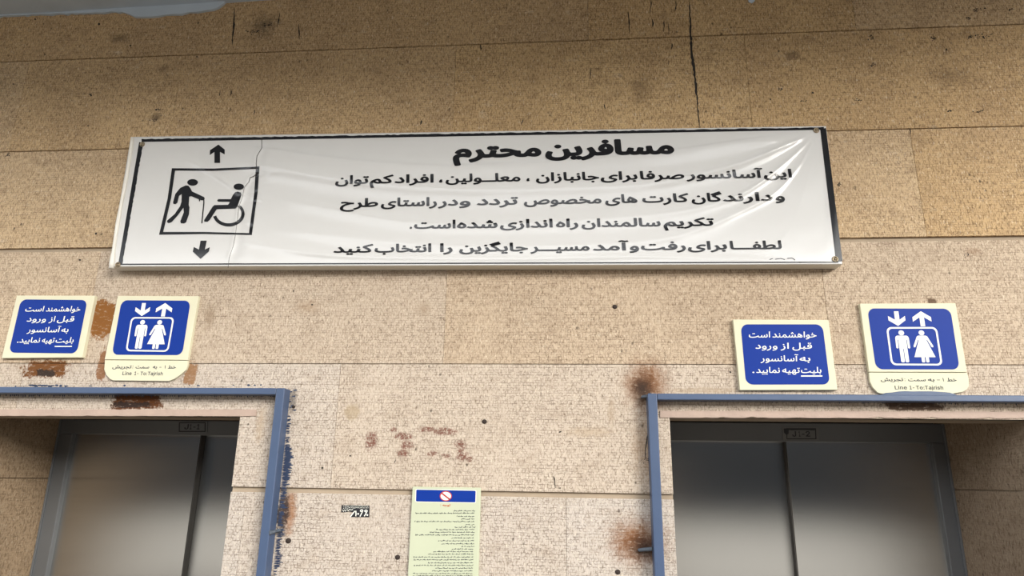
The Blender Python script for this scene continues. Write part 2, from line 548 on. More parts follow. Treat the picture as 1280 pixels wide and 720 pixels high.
# letter shapes: code: [advance, outline, outline ...], each outline x, y, x, y ... in thousandths
GLYPHS = {
45: [191, [24,136,24,182,167,182,167,136]],
46: [159, [43,32,45,51,53,63,65,70,79,72,93,70,105,63,113,51,116,32,113,14,105,1,93,-6,79,-8,65,-6,53,1,45,14]],
58: [159, [43,32,45,51,53,63,65,70,79,72,93,70,105,63,113,51,116,32,113,14,105,1,93,-6,79,-8,65,-6,53,1,45,14], [43,286,45,305,53,317,65,324,79,326,93,324,105,317,113,305,116,286,113,267,105,255,93,248,79,245,65,248,53,255,45,267]],
1548: [194, [94,-2,86,-2,77,1,68,5,60,13,55,23,53,37,55,52,59,68,66,84,74,101,83,117,92,132,127,114,122,103,116,91,111,80,107,70,104,62,103,57,115,52,123,46,128,38,129,30,127,18,121,7,110,0]],
1600: [160, [0,-3,6,46,166,46,177,44,184,39,188,31,190,23,188,13,181,5,172,-1,160,-3]],
1776: [175, [92,123,83,134,74,143,57,159,49,167,39,175,81,221,97,208,111,194,125,180,136,167]],
1777: [166, [131,4,82,-2,82,9,81,29,80,46,78,66,76,89,74,113,72,139,69,166,66,194,63,222,59,250,55,277,51,303,46,328,41,352,36,372,30,391,77,404,84,380,91,353,97,324,103,293,108,262,112,230,116,198,120,167,122,136,125,107,127,80,128,56,130,25]],
1778: [289, [131,4,82,-2,82,9,81,29,80,46,78,66,76,89,74,113,72,139,69,166,66,194,63,222,59,250,55,277,51,303,46,328,41,352,36,372,30,391,77,404,84,380,91,353,97,324,103,293,108,262,112,230,116,198,120,167,122,136,125,107,127,80,128,56,130,25], [155,279,127,281,103,286,82,294,65,304,65,353,84,342,106,334,129,329,153,327,167,328,180,329,193,332,203,338,213,347,220,360,226,378,231,402,271,394,267,366,261,343,252,324,234,303,211,289,185,282]],
1782: [252, [58,-1,15,16,33,54,51,88,70,119,90,148,111,174,133,198,158,220,184,239,212,257,234,219,213,205,194,189,176,172,159,154,143,136,127,117,113,98,100,78,88,58,77,38,67,19], [142,181,123,187,105,196,88,207,72,220,58,236,48,254,41,275,39,299,42,327,52,352,69,372,91,388,108,396,128,400,149,402,164,401,178,400,192,397,205,392,197,348,185,351,173,354,161,355,149,356,127,353,111,346,100,335,92,322,88,309,87,298,90,279,98,263,111,248,126,235,143,225,162,217,180,213,196,211]],
1783: [343, [146,-4,157,43,164,72,173,102,182,133,192,165,203,197,214,230,226,262,238,293,250,324,262,354,273,381,285,407,331,388,320,364,310,339,298,313,287,286,276,259,265,231,255,203,244,175,235,148,226,121,217,95,209,70,202,46,197,25,192,5], [146,-4,140,19,133,43,126,68,118,95,110,122,101,149,92,177,83,205,73,233,63,261,53,289,43,316,32,342,22,367,12,391,59,410,71,382,82,353,94,323,105,293,117,263,128,233,138,203,148,173,157,144,165,115,172,87,178,59,190,5]],
1785: [291, [209,-3,203,26,197,54,193,83,189,111,186,138,183,165,178,218,176,242,173,265,170,285,166,303,161,319,155,332,148,342,139,349,129,354,117,355,102,353,89,345,78,334,70,321,65,306,63,292,65,275,72,261,82,250,96,242,113,238,132,237,149,237,166,240,184,245,203,251,208,209,186,200,165,195,144,191,124,190,95,193,70,201,48,214,32,233,21,257,18,285,21,314,31,341,47,366,68,385,94,398,123,402,151,399,172,388,189,371,201,349,210,323,216,293,219,272,222,250,224,228,229,171,231,142,234,113,238,84,242,56,247,30,254,5]],
64400: [244, [0,-3,6,46,62,46,93,47,117,49,135,54,147,60,155,66,160,73,163,81,164,88,161,104,153,122,144,137,130,154,111,174,94,190,78,205,62,218,47,230,35,240,25,248,19,255,17,260,17,269,18,277,20,285,22,293,25,299,29,304,43,317,60,329,80,342,103,355,121,364,140,374,160,384,230,419,250,375,220,361,194,348,171,337,151,327,133,318,117,309,97,297,79,286,62,275,45,263,54,285,78,266,100,247,120,229,138,212,154,196,168,179,186,156,198,132,206,109,208,85,207,72,203,57,196,42,183,28,164,15,137,6,114,1,86,-2,54,-3]],
64401: [301, [0,-3,6,46,52,46,82,46,106,48,124,51,144,57,156,65,161,74,163,84,160,99,152,115,140,132,125,150,108,168,90,186,72,203,55,219,39,233,27,245,19,254,17,260,17,269,18,277,20,285,22,293,25,299,29,304,43,317,62,330,84,345,110,359,128,369,148,379,168,389,230,419,250,375,193,347,174,338,156,329,138,320,112,306,88,292,66,278,46,264,49,284,67,269,83,255,100,241,115,227,130,213,145,198,159,183,172,168,184,152,196,135,208,116,219,97,232,77,248,63,264,54,281,49,295,46,307,46,318,44,325,39,329,31,331,23,329,13,322,5,313,-1,301,-3,284,-2,263,2,242,10,221,22,202,41,187,67,205,60,195,45,184,32,171,22,155,13,135,6,111,1,93,-1,72,-3,49,-3]],
64404: [244, [-1,326,-23,359,33,393,56,407,80,421,107,436,136,452,167,469,200,487,217,451,184,433,153,416,125,401,100,386,76,373,55,360,35,348,16,337], [0,-3,6,46,62,46,93,47,117,49,135,54,147,60,155,66,160,73,163,81,164,88,161,104,153,122,144,137,130,154,111,174,94,190,78,205,62,218,47,230,35,240,25,248,19,255,17,260,17,269,18,277,20,285,22,293,25,299,29,304,43,317,60,329,80,342,103,355,121,364,140,374,160,384,230,419,250,375,220,361,194,348,171,337,151,327,133,318,117,309,97,297,79,286,62,275,45,263,54,285,78,266,100,247,120,229,138,212,154,196,168,179,186,156,198,132,206,109,208,85,207,72,203,57,196,42,183,28,164,15,137,6,114,1,86,-2,54,-3]],
64405: [301, [-1,326,-23,359,33,393,56,407,80,421,107,436,136,452,167,469,200,487,217,451,184,433,153,416,125,401,100,386,76,373,55,360,35,348,16,337], [0,-3,6,46,52,46,82,46,106,48,124,51,144,57,156,65,161,74,163,84,160,99,152,115,140,132,125,150,108,168,90,186,72,203,55,219,39,233,27,245,19,254,17,260,17,269,18,277,20,285,22,293,25,299,29,304,43,317,62,330,84,345,110,359,128,369,148,379,168,389,230,419,250,375,193,347,174,338,156,329,138,320,112,306,88,292,66,278,46,264,49,284,67,269,83,255,100,241,115,227,130,213,145,198,159,183,172,168,184,152,196,135,208,116,219,97,232,77,248,63,264,54,281,49,295,46,307,46,318,44,325,39,329,31,331,23,329,13,322,5,313,-1,301,-3,284,-2,263,2,242,10,221,22,202,41,187,67,205,60,195,45,184,32,171,22,155,13,135,6,111,1,93,-1,72,-3,49,-3]],
64508: [451, [18,-1,18,14,20,30,24,47,29,65,35,84,43,104,85,88,80,72,75,56,71,42,68,28,67,16,66,4,69,-18,76,-37,88,-53,104,-66,123,-76,145,-83,170,-87,196,-89,223,-88,248,-85,271,-80,300,-69,324,-56,343,-42,356,-27,364,-12,366,1,364,8,356,15,345,22,330,28,296,41,279,48,263,57,248,67,237,80,229,94,226,111,229,136,239,160,253,183,272,204,294,222,319,236,345,245,373,248,396,247,416,242,431,235,441,229,421,187,411,191,399,196,386,199,373,200,356,198,338,193,321,184,306,174,293,161,283,148,276,133,274,119,276,110,284,101,296,93,311,85,328,78,346,71,365,63,382,55,397,46,409,35,416,23,419,8,415,-15,404,-39,393,-56,378,-72,360,-87,340,-101,316,-113,290,-123,260,-131,228,-136,193,-138,169,-137,146,-134,124,-129,104,-123,85,-114,68,-104,47,-85,31,-61,24,-43,19,-23]],
64510: [177, [0,-3,6,46,37,46,60,48,77,53,88,62,95,76,97,97,95,113,92,132,86,153,79,175,71,198,63,221,111,239,118,219,125,196,132,171,137,148,140,125,142,106,140,79,134,56,123,37,108,22,89,11,64,3,45,0,24,-2], [110,-115,98,-113,89,-106,82,-97,80,-86,82,-75,89,-65,98,-59,110,-56,121,-59,130,-65,137,-75,139,-86,137,-97,130,-106,121,-113], [28,-115,17,-113,7,-106,1,-97,-1,-86,1,-75,7,-65,17,-59,28,-56,39,-59,49,-65,55,-75,57,-86,55,-97,49,-106,39,-113]],
64511: [221, [0,-3,6,46,32,47,52,50,67,57,77,67,85,83,91,104,95,122,99,143,104,168,151,159,145,135,142,122,140,109,139,97,138,87,138,79,139,71,142,63,148,57,159,53,174,49,197,46,227,46,238,44,245,39,249,31,251,23,249,13,242,5,233,-1,221,-3,189,-2,164,1,145,6,131,12,122,21,116,32,112,44,109,59,127,57,117,40,106,27,95,16,81,8,66,3,47,-1,25,-2], [149,-115,138,-113,128,-106,122,-97,120,-86,122,-75,128,-65,138,-59,149,-56,160,-59,170,-65,176,-75,178,-86,176,-97,170,-106,160,-113], [68,-115,57,-113,47,-106,41,-97,39,-86,41,-75,47,-65,57,-59,68,-56,79,-59,89,-65,95,-75,97,-86,95,-97,89,-106,79,-113]],
65153: [139, [53,0,43,382,91,382,101,0], [106,439,89,441,74,445,60,452,48,458,37,462,26,464,16,462,7,458,-2,452,-11,443,-34,462,-20,478,-5,489,10,497,26,499,40,498,53,493,79,481,92,477,106,475,115,476,124,479,133,483,144,489,161,465,144,451,129,444,117,440]],
65165: [141, [55,0,43,423,91,423,103,0]],
65166: [172, [172,-3,143,-2,119,2,100,8,79,21,65,41,58,67,55,99,43,423,91,423,103,118,105,92,109,73,116,60,129,52,149,47,178,46,189,44,197,39,201,31,202,23,200,13,194,5,184,-1]],
65167: [589, [231,-12,247,36,291,37,331,38,366,40,397,43,425,46,448,51,477,61,496,73,508,89,512,107,510,132,504,159,498,180,491,201,483,223,528,239,536,219,543,198,549,177,554,156,558,135,559,117,557,95,552,75,543,57,530,42,512,28,490,17,462,8,428,0,389,-5,344,-9,291,-12], [231,-12,197,-12,167,-9,138,-6,113,0,91,7,72,15,48,32,31,52,21,78,18,108,18,123,20,138,23,154,26,170,30,186,34,201,79,190,74,169,71,156,68,144,67,132,66,122,70,94,82,72,95,61,113,52,137,45,167,40,203,37,247,36,258,7], [288,-125,277,-123,267,-116,261,-107,258,-96,261,-85,267,-75,277,-69,288,-66,299,-69,309,-75,315,-85,317,-96,315,-107,309,-116,299,-123]],
65169: [159, [0,-3,6,46,32,47,52,49,67,55,77,64,83,77,85,97,84,113,80,132,75,153,68,175,60,198,51,221,99,239,106,219,114,196,120,171,125,148,129,125,130,106,129,84,125,64,118,48,110,33,98,22,84,13,67,6,47,1,25,-2], [63,-113,52,-111,42,-105,36,-95,34,-84,36,-73,42,-63,52,-57,63,-55,74,-57,84,-63,90,-73,92,-84,90,-95,84,-105,74,-111]],
65170: [203, [0,-3,6,46,28,47,45,50,58,57,67,67,74,83,79,104,83,122,88,143,92,168,139,159,133,135,131,122,128,109,127,97,126,87,128,76,132,66,140,57,155,51,177,47,209,46,220,44,227,39,232,31,233,23,231,13,225,5,215,-1,203,-3,179,-2,159,0,143,4,124,12,111,25,102,40,97,59,115,57,105,40,95,27,83,16,71,8,56,3,40,-1,22,-2], [101,-113,89,-111,80,-105,73,-95,71,-84,73,-73,80,-63,89,-57,101,-55,112,-57,121,-63,128,-73,130,-84,128,-95,121,-105,112,-111]],
65173: [589, [231,-12,247,36,291,37,331,38,366,40,397,43,425,46,448,51,477,61,496,73,508,89,512,107,510,132,504,159,498,180,491,201,483,223,528,239,536,219,543,198,549,177,554,156,558,135,559,117,557,95,552,75,543,57,530,42,512,28,490,17,462,8,428,0,389,-5,344,-9,291,-12], [231,-12,197,-12,167,-9,138,-6,113,0,91,7,72,15,48,32,31,52,21,78,18,108,18,123,20,138,23,154,26,170,30,186,34,201,79,190,74,169,71,156,68,144,67,132,66,122,70,94,82,72,95,61,113,52,137,45,167,40,203,37,247,36,258,7], [330,238,319,240,309,246,303,256,301,267,303,278,309,287,319,294,330,296,341,294,351,287,357,278,359,267,357,256,351,246,341,240], [249,238,237,240,228,246,221,256,219,267,221,278,228,287,237,294,249,296,260,294,269,287,276,278,278,267,276,256,269,246,260,240]],
65174: [648, [231,-12,247,36,271,37,297,38,323,41,350,44,377,50,403,57,430,65,455,76,480,88,503,103,524,120,543,139,580,117,576,105,573,96,572,88,571,81,573,73,578,64,587,57,603,51,624,47,654,46,665,44,672,39,676,31,678,23,675,13,669,5,660,-1,648,-3,624,-2,601,1,581,5,556,15,539,31,529,51,529,76,540,72,523,59,504,46,483,35,461,25,436,17,410,9,383,2,355,-3,325,-7,295,-10,263,-12], [231,-12,197,-12,167,-9,138,-6,113,0,91,7,72,15,48,32,31,52,21,78,18,108,18,123,20,138,23,154,26,170,30,186,34,201,79,190,74,169,71,156,68,144,67,132,66,122,70,94,82,72,95,61,113,52,137,45,167,40,203,37,247,36,258,7], [331,238,319,240,310,246,303,256,301,267,303,278,310,287,319,294,331,296,342,294,351,287,358,278,360,267,358,256,351,246,342,240], [250,238,238,240,229,246,222,256,220,267,222,278,229,287,238,294,250,296,261,294,270,287,276,278,279,267,276,256,270,246,261,240]],
65175: [177, [0,-3,6,46,37,46,60,48,77,53,88,62,95,76,97,97,95,113,92,132,86,153,79,175,71,198,63,221,111,239,118,219,125,196,132,171,137,148,140,125,142,106,140,79,134,56,123,37,108,22,89,11,64,3,45,0,24,-2], [129,301,118,303,108,309,102,319,100,330,102,341,108,350,118,357,129,359,140,357,150,350,156,341,158,330,156,319,150,309,140,303], [48,301,37,303,27,309,21,319,18,330,21,341,27,350,37,357,48,359,59,357,68,350,75,341,77,330,75,319,68,309,59,303]],
65176: [221, [0,-3,6,46,32,47,52,50,67,57,77,67,85,83,91,104,95,122,99,143,104,168,151,159,145,135,142,122,140,109,139,97,138,87,138,79,139,71,142,63,148,57,159,53,174,49,197,46,227,46,238,44,245,39,249,31,251,23,249,13,242,5,233,-1,221,-3,189,-2,164,1,145,6,131,12,122,21,116,32,112,44,109,59,127,57,117,40,106,27,95,16,81,8,66,3,47,-1,25,-2], [158,229,147,231,137,237,131,247,129,258,131,269,137,279,147,285,158,287,169,285,179,279,185,269,187,258,185,247,179,237,169,231], [77,229,66,231,56,237,50,247,47,258,50,269,56,279,66,285,77,287,88,285,98,279,104,269,106,258,104,247,98,237,88,231]],
65183: [349, [0,-3,5,46,26,46,46,48,66,50,95,56,124,64,152,74,179,86,204,99,229,115,212,128,193,139,172,148,149,154,124,159,98,160,89,160,81,159,72,159,64,157,45,154,36,199,52,203,68,206,83,208,98,209,128,207,154,201,178,193,199,183,219,172,238,162,256,152,273,144,291,138,309,136,321,136,325,94,301,92,279,87,257,78,237,68,194,45,170,33,144,22,125,15,104,9,82,4,57,0,30,-2], [165,-110,154,-108,144,-102,138,-92,136,-81,138,-70,144,-60,154,-54,165,-52,176,-54,186,-60,192,-70,194,-81,192,-92,186,-102,176,-108]],
65184: [378, [378,-3,354,-2,332,0,312,5,295,12,279,23,267,38,257,58,250,83,285,104,293,83,303,68,317,57,334,50,356,47,384,46,394,44,402,39,406,31,407,23,405,13,399,5,389,-1], [0,-3,5,46,26,46,46,48,66,50,95,56,124,64,152,74,179,86,204,99,229,115,212,128,193,139,172,148,149,154,124,159,98,160,89,160,81,159,72,159,64,157,45,154,36,199,52,203,68,206,83,208,98,209,128,207,154,201,178,193,199,183,219,172,238,162,256,152,273,144,291,138,309,136,321,136,325,94,301,92,279,87,257,78,237,68,194,45,170,33,144,22,125,15,104,9,82,4,57,0,30,-2], [155,-110,143,-108,134,-102,127,-92,125,-81,127,-70,134,-60,143,-54,155,-52,166,-54,175,-60,182,-70,184,-81,182,-92,175,-102,166,-108]],
65185: [379, [213,-234,186,-232,160,-229,134,-224,110,-217,88,-207,68,-195,50,-180,35,-164,23,-145,13,-123,8,-100,6,-74,7,-51,10,-29,16,-8,24,12,34,32,45,51,59,69,75,85,92,101,112,116,133,130,156,143,180,154,206,164,234,173,227,165,211,170,196,176,179,181,162,186,145,191,126,194,105,197,84,197,67,197,52,194,27,189,19,232,35,238,54,243,73,246,92,247,118,245,141,242,162,236,182,229,201,222,222,215,245,208,270,202,289,200,310,198,333,197,338,197,339,148,320,147,300,145,279,142,257,137,236,130,215,123,194,114,174,103,154,92,136,79,118,65,103,49,89,33,77,15,68,-4,60,-24,56,-45,55,-68,58,-96,68,-121,83,-141,103,-157,128,-169,156,-178,177,-181,198,-184,219,-184,249,-183,279,-178,299,-173,319,-168,338,-161,355,-201,332,-211,308,-219,285,-226,261,-230,237,-233]],
65188: [378, [378,-3,354,-2,332,0,312,5,295,12,279,23,267,38,257,58,250,83,285,104,293,83,303,68,317,57,334,50,356,47,384,46,394,44,402,39,406,31,407,23,405,13,399,5,389,-1], [0,-3,5,46,26,46,46,48,66,50,95,56,124,64,152,74,179,86,204,99,229,115,212,128,193,139,172,148,149,154,124,159,98,160,89,160,81,159,72,159,64,157,45,154,36,199,52,203,68,206,83,208,98,209,128,207,154,201,178,193,199,183,219,172,238,162,256,152,273,144,291,138,309,136,321,136,325,94,301,92,279,87,257,78,237,68,194,45,170,33,144,22,125,15,104,9,82,4,57,0,30,-2]],
65191: [349, [0,-3,5,46,26,46,46,48,66,50,95,56,124,64,152,74,179,86,204,99,229,115,212,128,193,139,172,148,149,154,124,159,98,160,89,160,81,159,72,159,64,157,45,154,36,199,52,203,68,206,83,208,98,209,128,207,154,201,178,193,199,183,219,172,238,162,256,152,273,144,291,138,309,136,321,136,325,94,301,92,279,87,257,78,237,68,194,45,170,33,144,22,125,15,104,9,82,4,57,0,30,-2], [99,270,88,272,78,278,72,288,69,299,72,310,78,320,88,326,99,328,110,326,119,320,126,310,128,299,126,288,119,278,110,272]],
65192: [378, [378,-3,354,-2,332,0,312,5,295,12,279,23,267,38,257,58,250,83,285,104,293,83,303,68,317,57,334,50,356,47,384,46,394,44,402,39,406,31,407,23,405,13,399,5,389,-1], [0,-3,5,46,26,46,46,48,66,50,95,56,124,64,152,74,179,86,204,99,229,115,212,128,193,139,172,148,149,154,124,159,98,160,89,160,81,159,72,159,64,157,45,154,36,199,52,203,68,206,83,208,98,209,128,207,154,201,178,193,199,183,219,172,238,162,256,152,273,144,291,138,309,136,321,136,325,94,301,92,279,87,257,78,237,68,194,45,170,33,144,22,125,15,104,9,82,4,57,0,30,-2], [93,270,82,272,72,278,66,288,63,299,66,310,72,320,82,326,93,328,104,326,114,320,120,310,122,299,120,288,114,278,104,272]],
65193: [283, [21,27,44,68,59,60,78,53,101,47,127,46,154,47,175,52,190,59,200,69,206,82,208,96,207,109,203,125,195,146,181,173,168,195,151,221,130,251,171,278,191,250,208,224,221,200,233,177,242,157,248,138,254,114,256,93,253,70,244,47,228,27,205,11,184,3,158,-2,127,-4,106,-3,86,0,67,4,50,10,34,18]],
65194: [315, [127,46,154,47,175,52,190,59,200,69,206,82,208,96,207,109,202,124,195,142,185,162,173,183,160,205,146,228,130,251,171,278,186,255,199,233,212,212,222,192,232,172,241,154,251,128,260,103,268,80,278,65,289,54,300,49,311,46,321,46,332,44,339,39,344,31,345,23,343,13,337,5,327,-1,315,-3,296,-1,277,4,260,14,245,29,233,49,226,74,250,93,247,70,239,47,225,27,203,11,183,3,158,-2,127,-4,106,-3,86,0,67,4,50,10,34,18,21,27,44,68,59,60,78,53,101,47]],
65197: [218, [2,-136,-15,-91,22,-78,53,-63,77,-46,97,-28,111,-10,122,9,131,37,134,63,133,80,130,95,126,112,118,130,107,152,93,179,136,201,150,176,161,151,169,128,174,106,177,86,178,68,177,43,173,21,166,0,157,-19,147,-37,134,-54,114,-75,91,-94,68,-109,44,-121,22,-130]],
65198: [235, [2,-138,-15,-92,12,-83,36,-72,57,-60,75,-47,90,-34,103,-21,117,0,127,22,132,43,134,63,133,83,128,103,121,122,112,142,103,161,93,179,136,201,147,180,156,160,164,140,172,122,178,105,183,90,192,68,204,55,220,48,241,46,251,44,259,39,263,31,264,23,262,13,256,5,247,-1,235,-3,211,-1,192,6,178,17,168,31,161,46,156,62,175,52,174,26,168,2,158,-20,145,-40,130,-59,113,-76,95,-91,76,-104,56,-116,28,-129]],
65199: [218, [2,-136,-15,-91,22,-78,53,-63,77,-46,97,-28,111,-10,122,9,131,37,134,63,133,80,130,95,126,112,118,130,107,152,93,179,136,201,150,176,161,151,169,128,174,106,177,86,178,68,177,43,173,21,166,0,157,-19,147,-37,134,-54,114,-75,91,-94,68,-109,44,-121,22,-130], [105,269,93,271,84,278,77,287,75,298,77,309,84,319,93,326,105,328,116,326,125,319,132,309,134,298,132,287,125,278,116,271]],
65200: [235, [2,-138,-15,-92,12,-83,36,-72,57,-60,75,-47,90,-34,103,-21,117,0,127,22,132,43,134,63,133,83,128,103,121,122,112,142,103,161,93,179,136,201,147,180,156,160,164,140,172,122,178,105,183,90,192,68,204,55,220,48,241,46,251,44,259,39,263,31,264,23,262,13,256,5,247,-1,235,-3,211,-1,192,6,178,17,168,31,161,46,156,62,175,52,174,26,168,2,158,-20,145,-40,130,-59,113,-76,95,-91,76,-104,56,-116,28,-129], [97,269,85,271,76,278,69,287,67,298,69,309,76,319,85,326,97,328,108,326,117,319,124,309,126,298,124,287,117,278,108,271]],
65203: [465, [0,-3,6,46,23,46,37,48,48,53,57,62,64,76,72,97,77,115,82,137,88,163,133,151,127,128,125,115,122,102,120,89,120,77,123,64,131,54,147,48,172,46,188,46,201,49,211,54,220,63,227,78,233,99,237,118,241,140,245,167,290,159,286,133,282,102,280,88,280,77,281,69,284,61,289,55,299,50,314,47,334,46,350,47,364,50,375,56,383,65,388,79,390,97,387,122,380,153,372,176,365,199,356,221,404,239,412,219,419,196,425,171,430,148,434,125,435,106,433,80,428,58,419,39,408,24,393,12,376,4,356,-1,333,-3,308,-1,287,4,272,12,260,23,252,39,248,57,268,57,256,35,244,19,230,8,213,1,192,-2,165,-3,149,-2,133,2,117,9,104,20,94,38,89,62,107,66,96,39,82,21,66,9,47,2,25,-2]],
65204: [504, [0,-3,6,46,23,46,37,48,48,53,57,62,64,76,72,97,77,115,82,137,88,163,133,151,124,115,121,95,120,77,121,68,124,60,131,54,141,49,154,47,172,46,188,46,201,49,211,54,220,63,227,78,233,99,237,118,241,140,245,167,290,159,286,133,282,102,280,88,280,77,281,69,284,61,289,55,299,50,314,47,334,46,359,49,377,58,387,74,390,96,390,110,389,125,389,141,387,159,386,179,383,202,426,205,429,174,431,148,434,126,440,98,447,77,457,62,471,53,488,47,510,46,521,44,528,39,532,31,533,23,531,13,525,5,516,-1,504,-3,485,-2,468,3,453,9,441,18,430,29,422,41,415,54,411,68,422,64,414,40,402,23,386,11,369,3,349,-2,328,-3,305,-1,286,4,271,12,260,23,252,39,248,57,268,57,256,35,244,19,230,8,213,1,192,-2,165,-3,149,-2,133,2,117,9,104,20,94,38,89,62,107,66,96,39,82,21,66,9,47,2,25,-2]],
65206: [752, [186,-138,163,-137,142,-133,122,-128,102,-121,84,-112,68,-101,47,-82,31,-58,21,-31,18,-1,18,14,20,30,24,47,29,65,35,84,43,104,85,88,80,72,75,56,71,42,68,28,67,16,66,4,70,-24,83,-47,102,-66,127,-79,146,-84,166,-88,187,-89,213,-88,235,-85,255,-80,279,-69,298,-55,312,-39,321,-22,326,-3,328,15,327,41,324,65,320,88,314,110,307,132,301,155,349,168,357,139,362,119,365,106,368,95,375,76,383,63,393,54,403,49,416,46,430,46,441,46,451,49,460,54,468,63,476,78,482,99,486,118,490,140,494,167,539,159,535,133,530,102,529,88,528,77,529,69,532,61,538,55,547,50,562,47,582,46,608,49,625,58,635,74,638,96,638,110,638,125,637,141,636,159,634,179,631,202,675,205,677,174,680,148,683,126,688,98,696,77,706,62,719,53,736,47,758,46,769,44,776,39,780,31,782,23,780,13,774,5,764,-1,752,-3,727,-1,706,7,689,18,675,32,666,49,660,68,670,64,662,40,650,23,635,11,617,3,598,-2,577,-3,553,-1,534,4,519,12,508,23,501,39,496,57,516,57,506,38,495,23,482,11,467,3,449,-1,427,-3,410,-2,395,2,383,8,374,15,366,24,360,33,356,44,353,55,378,24,373,-5,365,-34,358,-53,347,-70,334,-86,318,-101,299,-113,277,-124,251,-131,220,-136], [488,323,477,325,467,332,461,341,459,352,461,363,467,373,477,380,488,382,499,380,509,373,515,363,517,352,515,341,509,332,499,325], [448,258,437,260,427,266,421,276,418,287,421,298,427,308,437,314,448,317,459,314,469,308,475,298,477,287,475,276,469,266,459,260], [529,258,517,260,508,266,501,276,499,287,501,298,508,308,517,314,529,317,540,314,549,308,556,298,558,287,556,276,549,266,540,260]],
65207: [465, [0,-3,6,46,23,46,37,48,48,53,57,62,64,76,72,97,77,115,82,137,88,163,133,151,127,128,125,115,122,102,120,89,120,77,123,64,131,54,147,48,172,46,188,46,201,49,211,54,220,63,227,78,233,99,237,118,241,140,245,167,290,159,286,133,282,102,280,88,280,77,281,69,284,61,289,55,299,50,314,47,334,46,350,47,364,50,375,56,383,65,388,79,390,97,387,122,380,153,372,176,365,199,356,221,404,239,412,219,419,196,425,171,430,148,434,125,435,106,433,80,428,58,419,39,408,24,393,12,376,4,356,-1,333,-3,308,-1,287,4,272,12,260,23,252,39,248,57,268,57,256,35,244,19,230,8,213,1,192,-2,165,-3,149,-2,133,2,117,9,104,20,94,38,89,62,107,66,96,39,82,21,66,9,47,2,25,-2], [255,323,244,325,234,332,228,341,226,352,228,363,234,373,244,380,255,382,267,380,276,373,282,363,285,352,282,341,276,332,267,325], [215,258,204,260,194,266,188,276,186,287,188,298,194,308,204,314,215,317,226,314,236,308,242,298,244,287,242,276,236,266,226,260], [296,258,284,260,275,266,268,276,266,287,268,298,275,308,284,314,296,317,307,314,316,308,323,298,325,287,323,276,316,266,307,260]],
65208: [504, [0,-3,6,46,23,46,37,48,48,53,57,62,64,76,72,97,77,115,82,137,88,163,133,151,124,115,121,95,120,77,121,68,124,60,131,54,141,49,154,47,172,46,188,46,201,49,211,54,220,63,227,78,233,99,237,118,241,140,245,167,290,159,286,133,282,102,280,88,280,77,281,69,284,61,289,55,299,50,314,47,334,46,359,49,377,58,387,74,390,96,390,110,389,125,389,141,387,159,386,179,383,202,426,205,429,174,431,148,434,126,440,98,447,77,457,62,471,53,488,47,510,46,521,44,528,39,532,31,533,23,531,13,525,5,516,-1,504,-3,485,-2,468,3,453,9,441,18,430,29,422,41,415,54,411,68,422,64,414,40,402,23,386,11,369,3,349,-2,328,-3,305,-1,286,4,271,12,260,23,252,39,248,57,268,57,256,35,244,19,230,8,213,1,192,-2,165,-3,149,-2,133,2,117,9,104,20,94,38,89,62,107,66,96,39,82,21,66,9,47,2,25,-2], [255,323,244,325,234,332,228,341,226,352,228,363,234,373,244,380,255,382,267,380,276,373,282,363,285,352,282,341,276,332,267,325], [215,258,204,260,194,266,188,276,186,287,188,298,194,308,204,314,215,317,226,314,236,308,242,298,244,287,242,276,236,266,226,260], [296,258,284,260,275,266,268,276,266,287,268,298,275,308,284,314,296,317,307,314,316,308,323,298,325,287,323,276,316,266,307,260]],
65209: [774, [186,-138,163,-137,142,-133,122,-128,102,-121,84,-112,68,-101,47,-82,31,-58,21,-31,18,-1,18,14,20,30,24,47,29,65,35,84,43,104,85,88,80,72,75,56,71,42,68,28,67,16,66,4,70,-24,83,-47,102,-66,127,-79,146,-84,166,-88,187,-89,213,-88,235,-84,255,-79,279,-67,298,-52,312,-34,321,-14,326,7,328,29,327,49,324,69,319,89,313,110,307,132,301,155,349,168,354,148,358,132,364,109,366,101,368,95,376,81,387,69,401,60,419,52,441,47,468,44,488,42,511,41,536,41,566,42,594,44,618,48,640,53,658,60,674,68,686,78,695,90,700,103,702,117,700,130,695,143,687,154,675,164,659,171,639,173,611,169,582,158,564,148,546,135,529,121,513,106,498,91,484,76,467,54,453,36,401,37,412,54,423,71,436,88,450,105,465,121,480,138,496,153,513,167,531,180,548,192,567,202,585,210,614,219,643,222,673,218,699,208,719,193,735,172,744,148,747,122,745,96,736,72,721,50,699,31,681,20,658,10,631,3,601,-3,565,-7,526,-8,497,-7,472,-5,449,-2,420,4,397,13,379,22,366,33,358,44,353,55,378,24,373,-4,365,-33,357,-51,347,-69,334,-85,318,-100,299,-113,277,-123,251,-131,220,-136]],
65211: [535, [287,-11,254,-10,225,-9,199,-7,168,-2,142,5,123,13,109,24,100,37,94,53,107,57,92,33,75,16,58,6,39,0,20,-2,0,-3,6,46,25,47,40,52,52,59,62,71,70,87,77,107,84,132,91,163,135,152,128,126,125,114,124,104,122,96,122,90,124,76,129,66,138,57,154,49,176,44,207,41,232,39,262,38,298,38,323,38,346,40,368,43,396,49,419,57,438,68,452,81,460,96,463,114,461,127,456,140,448,151,436,161,420,168,400,170,372,166,344,155,325,145,307,132,290,118,274,103,259,88,245,73,228,51,214,33,162,34,176,55,191,76,208,98,226,119,245,138,266,157,287,175,310,189,333,202,356,211,380,217,404,219,434,215,460,205,480,190,496,170,505,146,509,119,506,96,500,74,488,54,471,36,448,20,419,7,383,-3,339,-9]],
